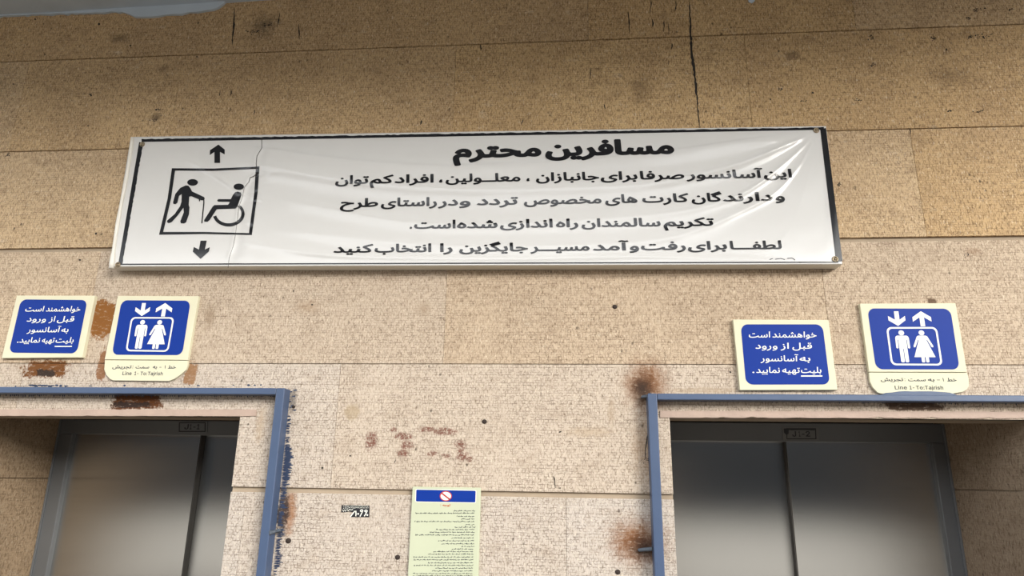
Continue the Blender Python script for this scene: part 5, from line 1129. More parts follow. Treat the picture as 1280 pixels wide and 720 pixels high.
def lug(parent, u0, v0, u1, v1, y0, r_, nut=True):
    """painted anchor bolt sticking out of the frame into the wall"""
    a, b = W(u0, v0, y0), W(u1, v1, -0.012)
    mb = MB()
    mb.tube([a, a.lerp(b, 0.5), b, b + Vector((0, 0.014, 0))], [r_, r_ * 0.95, r_ * 0.8, r_ * 0.8], 0, 10)
    if nut:
        t = (b - a).normalized()
        mb.tube([a - t * 0.003, a + t * 0.006], r_ * 1.45, 0, 6)
    mb.build('anchor_bolt', M_BOLT, parent)


yfr = -0.053
xL = (W(331, 720, yfr).x + W(355.5, 490, yfr).x) / 2
xLi = (W(318.5, 720, yfr).x + W(345, 495, yfr).x) / 2
zLt, zLb = W(180, 484.2, yfr).z, W(180, 492.2, yfr).z
fl = steel_frame('blue painted steel frame around the left lift, with a painted bolt on its right upright', (xL, xLi), zLt, zLb, OL[0] - 0.10, -1, 'blue steel frames around the lift openings')
lug(fl, 336, 666, 349, 663, -0.048, 0.007)
xRo, xRi = W(813.8, 600, yfr).x, W(826, 600, yfr).x
zRt, zRb = W(1050, 493.0, yfr).z, W(1050, 501.0, yfr).z
fr = steel_frame('blue painted steel frame around the right lift, rust halo at its top left corner', (xRo, xRi), zRt, zRb, OR[1] + 0.10, 1, 'blue steel frames around the lift openings')
lug(fr, 813, 494.5, 803, 496, -0.03, 0.0065)
lug(fr, 816, 686, 799, 687.5, -0.03, 0.0065, False)
# blob of blue paint run over the foot of the right sign
r = random.Random(2)
poly = [(1104, 499), (1098, 495)] + [(1108 + k * 8, 490.5 - 1.6 * math.sin(k / 10 * math.pi) + r.uniform(-0.4, 0.4)) for k in range(11)] + [(1196, 493), (1200, 499)]
mb = MB()
mb.prism([(W(u, v_, -0.03).x, W(u, v_, -0.03).z) for u, v_ in poly], -0.03, 0.0, 0, bev=0.004)
mb.build('paint_run', M_BLUE, fr)

# ------------------------------------------------------------------ banner
BQ = [(163.5, 171.2), (1032.5, 157.6), (1052.8, 330.2), (136.5, 333.2)]
YB = -0.040
FOLDS = [  # crease lines, (column, row) from the right-hand corner leftwards; height, half width above, half width below
    ([(1016, 163), (930, 175), (844, 188), (740, 199.5), (620, 206), (560, 208), (480, 204), (410, 197), (330, 186), (250, 178)], 0.0052, 3.5, 26),
    ([(1016, 166), (951, 194), (902, 210), (820, 228), (740, 233), (620, 236), (560, 235), (500, 232), (410, 221), (330, 207), (250, 196)], 0.0046, 7, 14),
    ([(1014, 172), (985, 200), (950, 228), (915, 247), (860, 262), (780, 271), (700, 276), (600, 280), (500, 276), (420, 262), (340, 248)], 0.0036, 6, 12),
    ([(1016, 176), (1000, 205), (970, 240), (930, 262), (880, 284), (820, 300), (740, 306), (620, 308), (520, 305), (430, 296), (330, 285)], 0.0030, 8, 10),
    ([(1020, 180), (1012, 215), (1000, 255), (985, 290), (960, 315), (930, 324)], 0.0005, 14, 14),
    ([(182, 182), (205, 190), (240, 203), (275, 222), (300, 240), (330, 252)], 0.0030, 6, 10),
    ([(290, 300), (400, 318), (520, 323), (660, 324), (800, 321), (900, 324), (1000, 326)], 0.0024, 5, 5),
    ([(1008, 168), (990, 180), (960, 199), (930, 212)], 0.0016, 3, 3),
]
CREASE = [(325, 172), (325, 185), (319, 195), (318, 205), (319.4, 216), (315, 220.5), (310.6, 222), (308.4, 228.5), (304, 234), (301.6, 246.5), (297, 259), (295, 277), (292.5, 295), (290, 308), (285, 322), (283.5, 335)]


def interp(pts, u):
    lo, hi = min(p[0] for p in pts), max(p[0] for p in pts)
    if u < lo or u > hi:
        return None
    for a, b in zip(pts, pts[1:]):
        if min(a[0], b[0]) <= u <= max(a[0], b[0]) and a[0] != b[0]:
            return a[1] + (b[1] - a[1]) * (u - a[0]) / (b[0] - a[0])
    return None


SM = []
for pts, amp, up, dn in FOLDS:                # smooth the crease lines (Catmull-Rom)
    fine = []
    n = len(pts)
    for k in range(n - 1):
        p0, p1, p2, p3 = pts[max(k - 1, 0)], pts[k], pts[k + 1], pts[min(k + 2, n - 1)]
        for j in range(6):
            t = j / 6
            fine.append(tuple(0.5 * (2 * p1[i] + (p2[i] - p0[i]) * t + (2 * p0[i] - 5 * p1[i] + 4 * p2[i] - p3[i]) * t * t + (3 * p1[i] - p0[i] - 3 * p2[i] + p3[i]) * t ** 3) for i in (0, 1)))
    fine.append(pts[-1])
    lo, hi = min(p[0] for p in fine), max(p[0] for p in fine)
    tab = {}
    for u in range(int(lo), int(hi) + 2):
        q = interp(fine, min(max(u, lo), hi))
        tab[u] = q
    SM.append((tab, lo, hi, amp, up, dn))


def banner_y(u, v):
    """depth of the sheet where the photograph shows (u, v); towards the street is negative"""
    s = (u - 150) / 890
    e = max(0.0, min(1, (v - 176 + s * 14) / 14)) * max(0.0, min(1, (330 - v) / 12))
    e *= max(0.0, min(1, (u - 150) / 14)) * max(0.0, min(1, (1044 - u) / 14))
    h = 0.0
    for tab, lo, hi, amp, up, dn in SM:
        if not lo <= u <= hi:
            continue
        k = int(u)
        a, b = tab.get(k), tab.get(k + 1)
        if a is None:
            continue
        vc = a if b is None else a + (b - a) * (u - k)
        fade = min(1, (u - lo) / 90 + 0.02) * min(1, (hi - u) / 60 + 0.12)
        t = v - vc
        w = (up if t < 0 else dn) * (0.25 + 0.75 * min(1, (hi - u) / 220))
        q = abs(t) / w
        if q < 3:
            h += 2.0 * amp * fade * (1 / (1 + q * q * 1.6) - 1 / 15.4) * 1.0
    kx = min(CREASE, key=lambda p: abs(p[1] - v))
    cu = None
    for a, b in zip(CREASE, CREASE[1:]):
        if a[1] <= v <= b[1]:
            cu = a[0] + (b[0] - a[0]) * (v - a[1]) / max(b[1] - a[1], 1e-6)
    if cu is not None:
        t = u - cu
        if abs(t) < 40:
            h += 0.0030 * math.exp(-(t / 2.2) ** 2) - 0.0035 * math.exp(-((t - 7) / 5) ** 2)
            h += 0.0016 * noise.noise(Vector((u * 0.09, v * 0.16, 3.3))) * math.exp(-((t - 14) / 16) ** 2)
    h += 0.0030 * noise.noise(Vector((u * 0.006, v * 0.017, 1.7))) + 0.0007 * noise.noise(Vector((u * 0.03, v * 0.05, 7.7)))
    h -= 0.004 * math.sin(math.pi * max(0, min(1, (v - 165) / 165)))
    return YB - 0.040 * (v - 250) / 160 - h * e


bx = W(600, 335)
ban = thing('banner', 'long white vinyl banner with black Persian text and black edge, stretched above the lifts', 'banner', (bx.x, 0, bx.z))
NU, NV = 520, 150
vs_, fs_ = [], []
for j in range(NV + 1):
    for k in range(NU + 1):
        u, v_ = quad(BQ, (k / NU, j / NV))
        vs_.append(W(u, v_, banner_y(u, v_)))
for j in range(NV):
    for k in range(NU):
        q = j * (NU + 1) + k
        fs_.append((q, q + NU + 1, q + NU + 2, q + 1))
# folded-back edges of the sheet
edge = [j * (NU + 1) for j in range(NV + 1)], [j * (NU + 1) + NU for j in range(NV + 1)], list(range(NU + 1)), [NV * (NU + 1) + k for k in range(NU + 1)]
mi = [0] * len(fs_)
for n_, e in enumerate(edge):
    k0 = len(vs_)
    vs_ += [Vector((vs_[i].x, -0.004, vs_[i].z)) for i in e]
    for k in range(len(e) - 1):
        f = (e[k], e[k + 1], k0 + k + 1, k0 + k)
        fs_.append(f if n_ in (1, 2) else f[::-1])
        mi.append(1)
sheet = mesh('sheet', vs_, fs_, [M_VINYL, M_HEM], ban, mi, smooth=True)
for p in sheet.data.polygons[NU * NV:]:
    p.use_smooth = False
# tubes the sheet is stretched over
mb = MB()
ins = lambda u, v_, y: W(u, v_, y)
c4 = [quad(BQ, st) for st in ((0.012, 0.06), (0.988, 0.06), (0.988, 0.94), (0.012, 0.94))]
p4 = [W(u, v_, banner_y(u, v_) + 0.016) for u, v_ in c4]
for a, b in ((0, 1), (1, 2), (2, 3), (3, 0)):
    mb.tube([p4[a], p4[b]], 0.007, 0, 8)
mb.build('stretcher_frame', M_BOLT, ban)
# white folded roll down the left edge
rr = random.Random(6)
pts = []
for k in range(25):
    t = k / 24
    u = 165.6 + (138.6 - 165.6) * t + 0.8 * math.sin(t * 7)
    v_ = 172.5 + (335.5 - 172.5) * t
    pts.append(W(u, v_, banner_y(u, v_) - 0.003))
mb = MB()
mb.tube(pts, [0.0085 * (0.8 + 0.25 * math.sin(k * 0.9) * 0.3 + (0.25 if k > 21 else 0)) for k in range(25)], 0, 12)
mb.build('edge_roll', M_HEM, ban, smooth=True)
# black edging
def band(pa, pb, w0, w1, n=160, rag=0.0, seed=1):
    r = random.Random(seed)
    A, B = [], []
    for k in range(n + 1):
        t = k / n
        x, y = pa[0] + (pb[0] - pa[0]) * t, pa[1] + (pb[1] - pa[1]) * t
        dx, dy = pb[0] - pa[0], pb[1] - pa[1]
        l = math.hypot(dx, dy)
        w = (w0 + (w1 - w0) * t) / 2
        A.append((x - dy / l * w, y + dx / l * w))
        B.append((x + dy / l * (w + r.uniform(-rag, rag)), y - dx / l * (w + r.uniform(-rag, rag))))
    return [A + B[::-1]]


printed('edging', [band((177, 175.6), (1030, 160.6), 3.6, 3.2, 200, 0.5), band((1028.8, 160.5), (1049.2, 327), 7.4, 8.2, 60), band((147, 330.4), (1048, 327.6), 1.7, 1.7, 200),
                   band((176.5, 178), (150.2, 330.5), 5.2, 5.0, 60, 0.4)], M_INK, ban, banner_y, 0.0008)
zb = ((195, 205), 5.536)
zt = ((200, 160), 9.0)
printed('arrow', [[z2(*zt, [(657, 186), (728, 243), (728, 298), (675, 268), (675, 392), (612, 392), (612, 268), (560, 305), (562, 250)])]], M_INK, ban, banner_y, 0.0014)
printed('arrow', [[z2(*zb, [(308, 530), (351, 530), (338, 592), (372, 575), (366, 605), (308, 656), (254, 606), (262, 574), (297, 592)])]], M_INK, ban, banner_y, 0.0014)


def seg(pts, n=14):
    out = []
    for a, b in zip(pts, pts[1:] + pts[:1]):
        out += [(a[0] + (b[0] - a[0]) * k / n, a[1] + (b[1] - a[1]) * k / n) for k in range(n)]
    return out


printed('pictogram_frame', [[seg(z2(*zb, [(110, 29), (400, 31), (716, 17), (703, 200), (663, 491), (340, 484), (21, 489), (80, 240)])),
                             seg(z2(*zb, [(132, 45), (400, 47), (690, 33), (680, 200), (643, 478), (340, 470), (50, 470), (104, 240)]))]], M_INK, ban, banner_y, 0.0014)
printed('walking_figure', [[z2(*zb, ellipse(253, 127, 37, 23))],
                           [z2(*zb, [(206, 148), (224, 150), (236, 164), (250, 190), (332, 228), (338, 240), (330, 250), (316, 252), (242, 222), (230, 226), (226, 284), (232, 300), (228, 348), (208, 404), (192, 412), (172, 410), (168, 396),
                                     (192, 335), (190, 302), (150, 356), (108, 402), (88, 409), (76, 403), (78, 390), (130, 345), (166, 292), (176, 262), (178, 208), (160, 220), (148, 268), (136, 278), (120, 276), (118, 264), (134, 206), (168, 165)])],
                           [z2(*zb, stroke([(302, 258), (300, 247), (308, 238), (322, 237), (331, 244), (331, 270), (317, 410)], 8))]], M_INK, ban, banner_y, 0.0014)
ring_ = ellipse(503, 345, 110, 87, 26, math.radians(-46), math.radians(168))
ring_ += ellipse(503, 342, 88, 68, 26, math.radians(-46), math.radians(168))[::-1]
printed('wheelchair_figure', [[z2(*zb, ellipse(573, 157, 36, 22))],
                              [z2(*zb, [(548, 194), (566, 190), (586, 197), (592, 212), (562, 296), (550, 308), (420, 313), (371, 388), (356, 400), (334, 399), (333, 388), (392, 294), (404, 284), (498, 282), (512, 262), (430, 260), (423, 252),
                                        (430, 243), (518, 243), (532, 214)])],
                              [z2(*zb, ring_)]], M_INK, ban, banner_y, 0.0014)
LINES = [
    ([('مسافرین', 681.5, 843), ('محترم', 566, 676.8)], (843, 191.2, 566, 196.6), 17.5, 0.030),
    ([('این', 955, 990.3), ('آسانسور', 858.4, 954), ('صرفا', 800, 855.6), ('برای', 751, 797), ('جانبازان', 670, 749), ('،', 658, 662), ('معلــولین', 557, 650.6), ('،', 548.7, 553.2), ('افراد', 493, 542), ('کم', 462, 491.5), ('توان', 419, 460.6)],
     (990, 221.3, 420, 229.6), 10.0, 0.018),
    ([('و', 969.5, 981.3), ('دارند', 904, 966.5), ('گان', 864.7, 902.7), ('کارت', 803, 861), ('های', 756.6, 797), ('مخصوص', 655, 752), ('تردد', 596, 647.5), ('و', 574, 588), ('در', 547.5, 572.5), ('راستای', 476, 546), ('طرح', 425, 472.5)],
     (980, 250.2, 430, 258.6), 10.3, 0.018),
    ([('تکریم', 829.6, 892.6), ('سالمندان', 727, 826), ('راه', 695, 723), ('اندازی', 625, 691), ('شده', 571, 622), ('است', 517.5, 569.4), ('.', 512, 515)], (892, 281.8, 512, 285.5), 10.0, 0.018),
    ([('لطفـــا', 912.8, 977.5), ('برای', 860, 909), ('رفت', 801.5, 857.5), ('و', 787, 799), ('آمد', 741, 786), ('مسیـــر', 663, 737), ('جایگزین', 574, 660), ('را', 549.7, 565.6), ('انتخاب', 468, 539), ('کنید', 416.5, 466)],
     (977, 310.8, 417, 315.6), 10.0, 0.018)]
for words, base, h, bold in LINES:
    lettering('text_line', words, base, h, M_INK, ban, banner_y, bold, lift=0.0016)
printed('faint_mark', [[stroke([(962, 324.5), (966, 323)], 0.8)], [stroke([(969, 324), (976, 323), (981, 324.5)], 0.8)], [stroke([(984, 323), (990, 322.5), (994, 325)], 0.9)]], M_TEXT, ban, banner_y)
printed('tear', [[stroke([(u + 2.2, v_) for u, v_ in CREASE[:8]], 0.8)], [stroke([(u + 1.5, v_) for u, v_ in CREASE[7:]], 0.45)]], M_GRIME, ban, banner_y, 0.0012)
# eyelets
for u, v_ in ((1020.3, 163.2), (1043.8, 324.0), (178.0, 180.5), (147.5, 331.0)):
    y0 = banner_y(u, v_) - 0.001
    p = W(u, v_, y0)
    mb = MB()
    R_, r_ = 0.0085, 0.0026
    ringp = [p + Vector((math.cos(a) * R_, -0.001, math.sin(a) * R_)) for a in [2 * math.pi * k / 20 for k in range(21)]]
    mb.tube(ringp, r_, 0, 8, caps=False)
    mb.tube([p + Vector((0, -0.004, 0)), p + Vector((0, 0.03, 0))], 0.0045, 0, 8)
    mb.build('eyelet', M_RING, ban, smooth=True)

# ------------------------------------------------------------------ lift signs
def plate(name, px_poly, yf, th, m, parent, bev=0.0012):
    mb = MB()
    mb.prism([(W(u, v_, yf).x, W(u, v_, yf).z) for u, v_ in px_poly], yf, yf + th, 0, bev)
    return mb.build(name, m, parent)


def ticket_sign(label, q, blue, th, org, sc, rows_, under, group):
    c = W((q[2][0] + q[3][0]) / 2, (q[2][1] + q[3][1]) / 2)
    t = thing('ticket_sign', label, 'sign', (c.x, 0, c.z), group)
    yf = -th
    plate('plate', q, yf, th, M_CREAM, t)
    Y = flat_y(yf)
    printed('blue_panel', [[[quad(blue, st) for st in rrect((0.085, 0.12))]]], M_SBLUE, t, Y, 0.0005)
    for words, bl, h in rows_:
        lettering('text_line', [(w_, org[0] + a / sc, org[0] + b / sc) for w_, a, b in words], (0, org[1] + bl / sc, 1280, org[1] + bl / sc), h / sc, M_SWHITE, t, Y, 0.006, lift=0.0010, slant=0.10)
    a, b, y_, w_ = under
    printed('underline', [[z2(org, sc, [(a, y_ - w_), (b, y_ - w_), (b, y_ + w_), (a, y_ + w_)])]], M_SWHITE, t, Y, 0.0010)
    return t


ticket_sign('blue ticket sign at far left, four lines of white Persian text above the left lift', [(21, 369.4), (118.6, 369.6), (102.6, 446.8), (2, 447.6)],
            [(26.2, 374.2), (109.4, 375), (96, 441.8), (11, 440.8)], 0.016, (0, 360), 5.0,
            [([('خواهشمند', 285, 500), ('است', 155, 270)], 146, 33), ([('قبل', 355, 460), ('از', 305, 340), ('ورود', 165, 285)], 209, 33), ([('به', 380, 425), ('آسانسور', 168, 373)], 276, 33),
             ([('بلیت', 345, 457), ('تهیه', 259, 337), ('نمایید', 120, 246), ('.', 106, 115)], 341, 33)], (342, 450, 365, 3.2), 'blue ticket signs above the lifts')
ticket_sign('blue ticket sign right of centre, white Persian text, just above the right blue frame', [(916.3, 399.3), (1035.8, 400), (1047, 487.3), (925, 487.6)],
            [(925.8, 405.4), (1028.2, 405.4), (1037.5, 480.6), (932.5, 480.8)], 0.016, (900, 370), 4.0,
            [([('خواهشمند', 262, 483), ('است', 144, 250)], 207, 29), ([('قبل', 362, 460), ('از', 303, 344), ('ورود', 177, 287)], 263, 29), ([('به', 398, 452), ('آسانسور', 203, 391)], 326, 29),
             ([('بلیت', 405, 507), ('تهیه', 311, 399), ('نمایید', 181, 299), ('.', 162, 172)], 384, 29)], (405, 512, 400, 3.0), 'blue ticket signs above the lifts')


def line_sign(label, q, lower, blue, frame, th, txt, lat, group):
    c = W((q[2][0] + q[3][0]) / 2, (q[2][1] + q[3][1]) / 2)
    t = thing('lift_sign', label, 'sign', (c.x, 0, c.z), group)
    yf = -th
    plate('plate', q, yf, th, M_CREAM, t)
    plate('lower_plate', lower, yf + 0.0035, th - 0.0035, M_CREAM, t)
    Y = flat_y(yf)
    printed('blue_panel', [[[quad(blue, st) for st in rrect((0.085, 0.12))]]], M_SBLUE, t, Y, 0.0005)
    R = lambda pts: [quad(frame, p) for p in pts]
    inner = [(0.036 + 0.928 * s, 0.042 + 0.916 * k) for s, k in rrect((0.085, 0.11))]
    printed('cabin_outline', [[R(rrect((0.10, 0.13))), R(inner)]], M_SWHITE, t, Y, 0.0010)
    printed('arrow', [[R([(0.195, -0.41), (0.285, -0.41), (0.285, -0.19), (0.40, -0.29), (0.40, -0.175), (0.24, -0.03), (0.065, -0.175), (0.065, -0.29), (0.195, -0.19)])]], M_SWHITE, t, Y, 0.0010)
    printed('arrow', [[R([(0.685, -0.02), (0.775, -0.02), (0.775, -0.25), (0.915, -0.14), (0.915, -0.255), (0.73, -0.41), (0.545, -0.255), (0.545, -0.14), (0.685, -0.25)])]], M_SWHITE, t, Y, 0.0010)
    a = 0.283
    man = [[R(ellipse(a, 0.152, 0.056, 0.066, 20))],
           [R([(a - 0.095, 0.225), (a + 0.095, 0.225), (a + 0.120, 0.245), (a + 0.134, 0.29), (a + 0.136, 0.54), (a + 0.115, 0.565), (a + 0.092, 0.545), (a + 0.090, 0.33), (a + 0.078, 0.33), (a + 0.078, 0.90), (a + 0.060, 0.922),
               (a + 0.022, 0.922), (a + 0.007, 0.90), (a + 0.006, 0.57), (a - 0.006, 0.57), (a - 0.007, 0.90), (a - 0.022, 0.922), (a - 0.060, 0.922), (a - 0.078, 0.90), (a - 0.078, 0.33), (a - 0.090, 0.33), (a - 0.092, 0.545), (a - 0.115, 0.565),
               (a - 0.136, 0.54), (a - 0.134, 0.29), (a - 0.120, 0.245)])]]
    printed('man_symbol', man, M_SWHITE, t, Y, 0.0010)
    a = 0.68
    woman = [[R(ellipse(a, 0.152, 0.056, 0.066, 20))],
             [R([(a - 0.075, 0.225), (a + 0.075, 0.225), (a + 0.105, 0.25), (a + 0.195, 0.50), (a + 0.185, 0.53), (a + 0.155, 0.52), (a + 0.088, 0.33), (a + 0.076, 0.34), (a + 0.205, 0.785), (a + 0.072, 0.785), (a + 0.072, 0.905), (a + 0.058, 0.922), (a + 0.025, 0.922),
                 (a + 0.010, 0.905), (a + 0.010, 0.785), (a - 0.010, 0.785), (a - 0.010, 0.905), (a - 0.025, 0.922), (a - 0.058, 0.922), (a - 0.072, 0.905), (a - 0.072, 0.785), (a - 0.205, 0.785), (a - 0.076, 0.34), (a - 0.088, 0.33), (a - 0.155, 0.52),
                 (a - 0.185, 0.53), (a - 0.195, 0.50), (a - 0.105, 0.25)])]]
    printed('woman_symbol', woman, M_SWHITE, t, Y, 0.0010)
    Y2 = flat_y(yf + 0.0035)
    lettering('persian_text', txt[0], txt[1], txt[2], M_TEXT, t, Y2, 0.012, lift=0.0006)
    lettering('latin_text', lat[0], lat[1], lat[2], M_TEXT, t, Y2, 0.012, latin=True, lift=0.0006)
    return t


z3 = ((130, 365), 6.26)
zq = ((1070, 375), 6.0)
P3 = lambda x: 130 + x / 6.26
PQ = lambda x: 1070 + x / 6.0
line_sign('blue man-and-woman lift sign at the left, rust stains at its lower corners', z2(*z3, [(108, 30), (740, 32), (654, 532), (4, 528)]),
          z2(*z3, [(6, 533), (655, 536), (655, 575), (640, 610), (600, 645), (550, 680), (505, 697), (70, 692), (45, 680), (15, 645), (1, 605)]),
          z2(*z3, [(138, 64), (678, 68), (612, 494), (61, 491)]), z2(*z3, [(213, 196), (551, 197), (503, 468), (168, 463)]), 0.014,
          ([('خط', P3(500), P3(562)), ('۱', P3(473), P3(480)), ('-', P3(432), P3(448)), ('به', P3(380), P3(414)), ('سمت', P3(246), P3(352)), (':', P3(222), P3(226)), ('تجریش', P3(64), P3(214))], (130, 365 + 596 / 6.26, 230, 365 + 599 / 6.26), 4.0),
          ([('Line', P3(143), P3(214)), ('1-', P3(236), P3(268)), ('To:Tajrish', P3(282), P3(458))], (130, 365 + 648 / 6.26, 230, 365 + 653 / 6.26), 3.6), 'blue lift signs with man and woman')
line_sign('blue man-and-woman lift sign at the right, foot smeared with blue paint', z2(*zq, [(29, 27), (747, 23), (833, 541), (98, 539)]),
          z2(*zq, [(97, 543), (834, 545), (846, 590), (848, 640), (832, 672), (800, 690), (720, 702), (185, 702), (160, 692), (125, 655), (104, 610)]),
          z2(*zq, [(85, 63), (708, 65), (778, 521), (150, 520)]), z2(*zq, [(226, 203), (606, 202), (651, 491), (264, 489)]), 0.014,
          ([('خط', PQ(685), PQ(756)), ('۱', PQ(652), PQ(661)), ('-', PQ(607), PQ(632)), ('به', PQ(540), PQ(590)), ('سمت', PQ(392), PQ(524)), (':', PQ(366), PQ(371)), ('تجریش', PQ(186), PQ(356))], (1070, 375 + 606 / 6, 1200, 375 + 610 / 6), 4.2),
          ([('Line', PQ(293), PQ(384)), ('1-', PQ(404), PQ(440)), ('To:Tajrish', PQ(452), PQ(656))], (1070, 375 + 668 / 6, 1200, 375 + 671 / 6), 3.7), 'blue lift signs with man and woman')

# ------------------------------------------------------------------ notice board
yn = -0.012
a, b = W(516, 608.6, yn), W(601, 609.4, yn)
nb = thing('notice_board', 'pale green notice board with blue header and rows of small black text', 'notice', ((a.x + b.x) / 2, 0, W(553, 719, yn).z - 0.25))
mb = MB()
x0, x1 = W(512.9, 660, yn).x, W(599.6, 660, yn).x
mb.box(x0, x1, yn, 0.0, a.z - 0.60, (a.z + b.z) / 2, 0, 0.0015)
mb.build('board', M_NOTICE, nb)
Y = flat_y(yn)
zn = ((500, 600), 10.667)
hd = z2(*zn, [(217, 128), (1010, 143), (1005, 299), (212, 286)])
printed('header_margin', [[[quad(hd, (-0.012 + 1.024 * s, -0.05 + 1.10 * t)) for s, t in rrect((0.03, 0.10))]]], M_SWHITE, nb, Y, 0.0004)
printed('header_panel', [[[quad(hd, st) for st in rrect((0.02, 0.09))]]], M_SBLUE, nb, Y, 0.0008)
printed('sign_disc', [[z2(*zn, ellipse(611, 214, 78, 62))]], M_SWHITE, nb, Y, 0.0012)
printed('prohibition_ring', [[z2(*zn, ellipse(611, 214, 82, 67)), z2(*zn, ellipse(611, 214, 70, 56))], [z2(*zn, [(548, 183), (566, 171), (672, 252), (656, 264)])]], M_RED, nb, Y, 0.0016)
lettering('title', [('توجه', 500 + 568 / 10.667, 500 + 672 / 10.667), (':', 500 + 538 / 10.667, 500 + 543 / 10.667)], (0, 600 + 347 / 10.667, 1280, 600 + 347 / 10.667), 2.6, M_ORANGE, nb, Y, 0.015, lift=0.0008)
TL_ = [(566, 594, 638.7), (519, 593, 641.6), (571, 593, 645.6), (577, 593, 648.9), (518, 593, 652), (582, 593, 655.9), (568, 594, 659), (545, 592.4, 662), (537, 593.2, 665.4), (519, 592.4, 668.8), (565, 592, 672.6), (548, 592.3, 676), (552, 592.8, 679.8),
       (577, 593.2, 683.2), (565, 591.4, 686.3), (542, 591.4, 689.6), (535, 592, 692.8), (517, 591.4, 696.4), (517, 591.4, 699.8), (535, 591.4, 703.6), (517, 591, 706.8), (544, 591, 710.3), (540, 590.6, 713.8), (516, 590.5, 717), (516, 590.5, 719.8)]
rt = random.Random(12)
shapes = []
for ua, ub, vv in TL_:                       # lines too small to read: strokes only
    u = ub
    while u > ua:
        wl = rt.uniform(2.2, 6.5)
        e = max(ua, u - wl)
        n = max(2, int((u - e) / 1.1))
        pts = [(u - (u - e) * k / n, vv + rt.uniform(-0.35, 0.35)) for k in range(n + 1)]
        shapes.append([stroke(pts, 0.62)])
        for _ in range(int(wl / 2)):
            q = rt.uniform(e, u)
            up = rt.random() < 0.65
            shapes.append([stroke([(q, vv), (q + 0.35, vv - 1.2)] if up else [(q, vv), (q - 0.7, vv + 0.8)], 0.55)])
        u = e - rt.uniform(0.5, 1.3)
printed('small_print', shapes, M_TEXT, nb, Y, 0.0006)

# ------------------------------------------------------------------ torn sticker
ys = -0.0018
st_ = thing('sticker', 'small torn black sticker with white digits, left of the pale green notice', 'sticker', tuple(W(445, 647)))
zs = ((400, 610), 12.0)
plate('paper', z2(*zs, [(326, 256), (742, 262), (738, 438), (600, 436), (462, 434), (478, 402), (500, 366), (440, 352), (380, 362), (318, 366)]), ys, 0.0018, M_BLACK, st_, 0.0003)
Y = flat_y(ys)
sh = []
rs = random.Random(3)
for row in (272, 298):
    x = 345
    while x < 725:
        e = min(725, x + rs.uniform(14, 40))
        sh.append([z2(*zs, stroke([(x, row + rs.uniform(-3, 3)), ((x + e) / 2, row + rs.uniform(-6, 6)), (e, row + rs.uniform(-3, 3))], 6))])
        x = e + rs.uniform(5, 10)
printed('small_print', sh, M_SWHITE, st_, Y, 0.0005)
dg = [[z2(*zs, stroke([(455, 432), (505, 368), (520, 345)], 15))], [z2(*zs, stroke([(520, 350), (538, 344), (540, 400), (536, 424)], 15))], [z2(*zs, ellipse(572, 388, 14, 13, 12))],
      [z2(*zs, ellipse(625, 340, 26, 20, 16)), z2(*zs, ellipse(625, 340, 11, 8, 16))], [z2(*zs, stroke([(640, 348), (622, 385), (600, 428)], 14))],
      [z2(*zs, ellipse(690, 345, 26, 20, 16)), z2(*zs, ellipse(690, 345, 11, 8, 16))], [z2(*zs, stroke([(704, 352), (686, 388), (664, 424)], 14))], [z2(*zs, ellipse(709, 405, 14, 13, 12))],
      [z2(*zs, stroke([(338, 325), (352, 355), (366, 325), (380, 350), (396, 322)], 10))], [z2(*zs, stroke([(410, 322), (424, 345), (440, 322), (470, 330), (494, 322)], 10))]]
printed('digits', dg, M_SWHITE, st_, Y, 0.0005)

# ------------------------------------------------------------------ number plates on the door heads
def number_plate(label, org, sc, q, border, words, bl, h, m, smear=None):
    yd = RD - 0.02
    c = W(org[0] + q[0][0] / sc, org[1] + q[2][1] / sc, yd)
    t = thing('number_plate', label, 'number plate', tuple(c), 'number plates on the lift door heads')
    yf = yd - 0.003
    plate('plate', z2(org, sc, q), yf, 0.003, m, t, 0.0004)
    Y = flat_y(yf)
    o_, i_ = border
    printed('border', [[z2(org, sc, o_), z2(org, sc, i_)]], M_BLACK, t, Y, 0.0004)
    if smear:
        printed('smear', [[z2(org, sc, s)] for s in smear], M_BLACK, t, Y, 0.0006)
    lettering('lettering', [(w_, org[0] + a / sc, org[0] + b / sc) for w_, a, b in words], (0, org[1] + bl / sc, 1280, org[1] + bl / sc), h / sc, M_BLACK, t, Y, 0.022, latin=True, lift=0.0006)


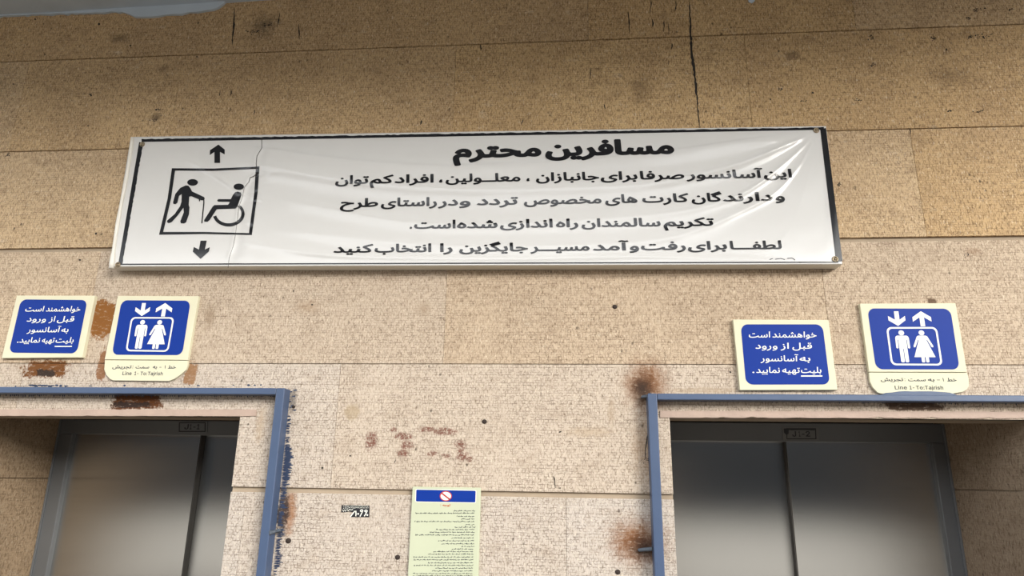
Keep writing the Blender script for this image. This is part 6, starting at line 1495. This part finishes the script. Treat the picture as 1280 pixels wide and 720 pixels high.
number_plate('dark plate reading J1-1 on the left lift door head', (200, 515), 11.64, [(262, 140), (690, 140), (690, 300), (262, 300)],
             ([(275, 150), (665, 150), (662, 290), (272, 290)], [(290, 163), (650, 163), (648, 275), (288, 275)]), [('J', 350, 412), ('1', 428, 458), ('-', 480, 512), ('1', 532, 576)], 250, 60, M_STEELD)
number_plate('scuffed grey plate reading J1-2 on the right lift door head', (950, 515), 11.64, [(330, 222), (850, 222), (858, 410), (336, 410)],
             ([(380, 236), (815, 236), (822, 396), (386, 396)], [(396, 262), (800, 262), (806, 384), (398, 384)]), [('J', 470, 530), ('1', 566, 590), ('-', 612, 652), ('2', 668, 732)], 355, 62, M_TAGD,
             [[(345, 240), (420, 240), (415, 320), (380, 330), (350, 300)], [(440, 240), (800, 242), (790, 268), (620, 262), (450, 266)], [(800, 250), (815, 262), (812, 300), (803, 290)]])

# ------------------------------------------------------------------ plugs and screw heads left in the stone
PLUGS = [((768.5, 383.5), 0.0090, 'dark wall plug in the stone below the middle of the banner'), ((605.5, 527), 0.0090, 'dark wall plug above and right of the red paint marks'),
         ((360.6, 676), 0.0100, 'dark wall plug beside the left blue upright, under its bolt'), ((497, 696.5), 0.0090, 'dark wall plug just left of the green notice board'),
         ((772.2, 715), 0.0090, 'dark wall plug below the rust stain at the bottom of the wall'), ((367, 508.5), 0.0065, 'small dark wall plug near the top corner of the left blue frame')]
for (u, v_), r_, lab in PLUGS:
    c = W(u, v_)
    bm = bmesh.new()
    prof = [(0.0, -0.0035), (r_ * 0.35, -0.0034), (r_ * 0.7, -0.0028), (r_, -0.0012), (r_, 0.006)]
    n = 16
    mb = MB()
    vsx = [Vector((c.x, prof[0][1], c.z))]
    for pr, py in prof[1:]:
        vsx += [Vector((c.x + math.cos(2 * math.pi * k / n) * pr, py, c.z + math.sin(2 * math.pi * k / n) * pr * 0.9)) for k in range(n)]
    fx = [(0, 1 + k, 1 + (k + 1) % n) for k in range(n)]
    for q in range(len(prof) - 2):
        fx += [(1 + q * n + k, 1 + (q + 1) * n + k, 1 + (q + 1) * n + (k + 1) % n, 1 + q * n + (k + 1) % n) for k in range(n)]
    mb.add(vsx, fx)
    bm.free()
    o = mb.build('wall_plug', M_PLUG, None, smooth=True)
    me = o.data
    me.transform(Matrix.Translation(-c))
    o.location = c
    tag(o, lab, 'plug', 'wall plugs in the stone')
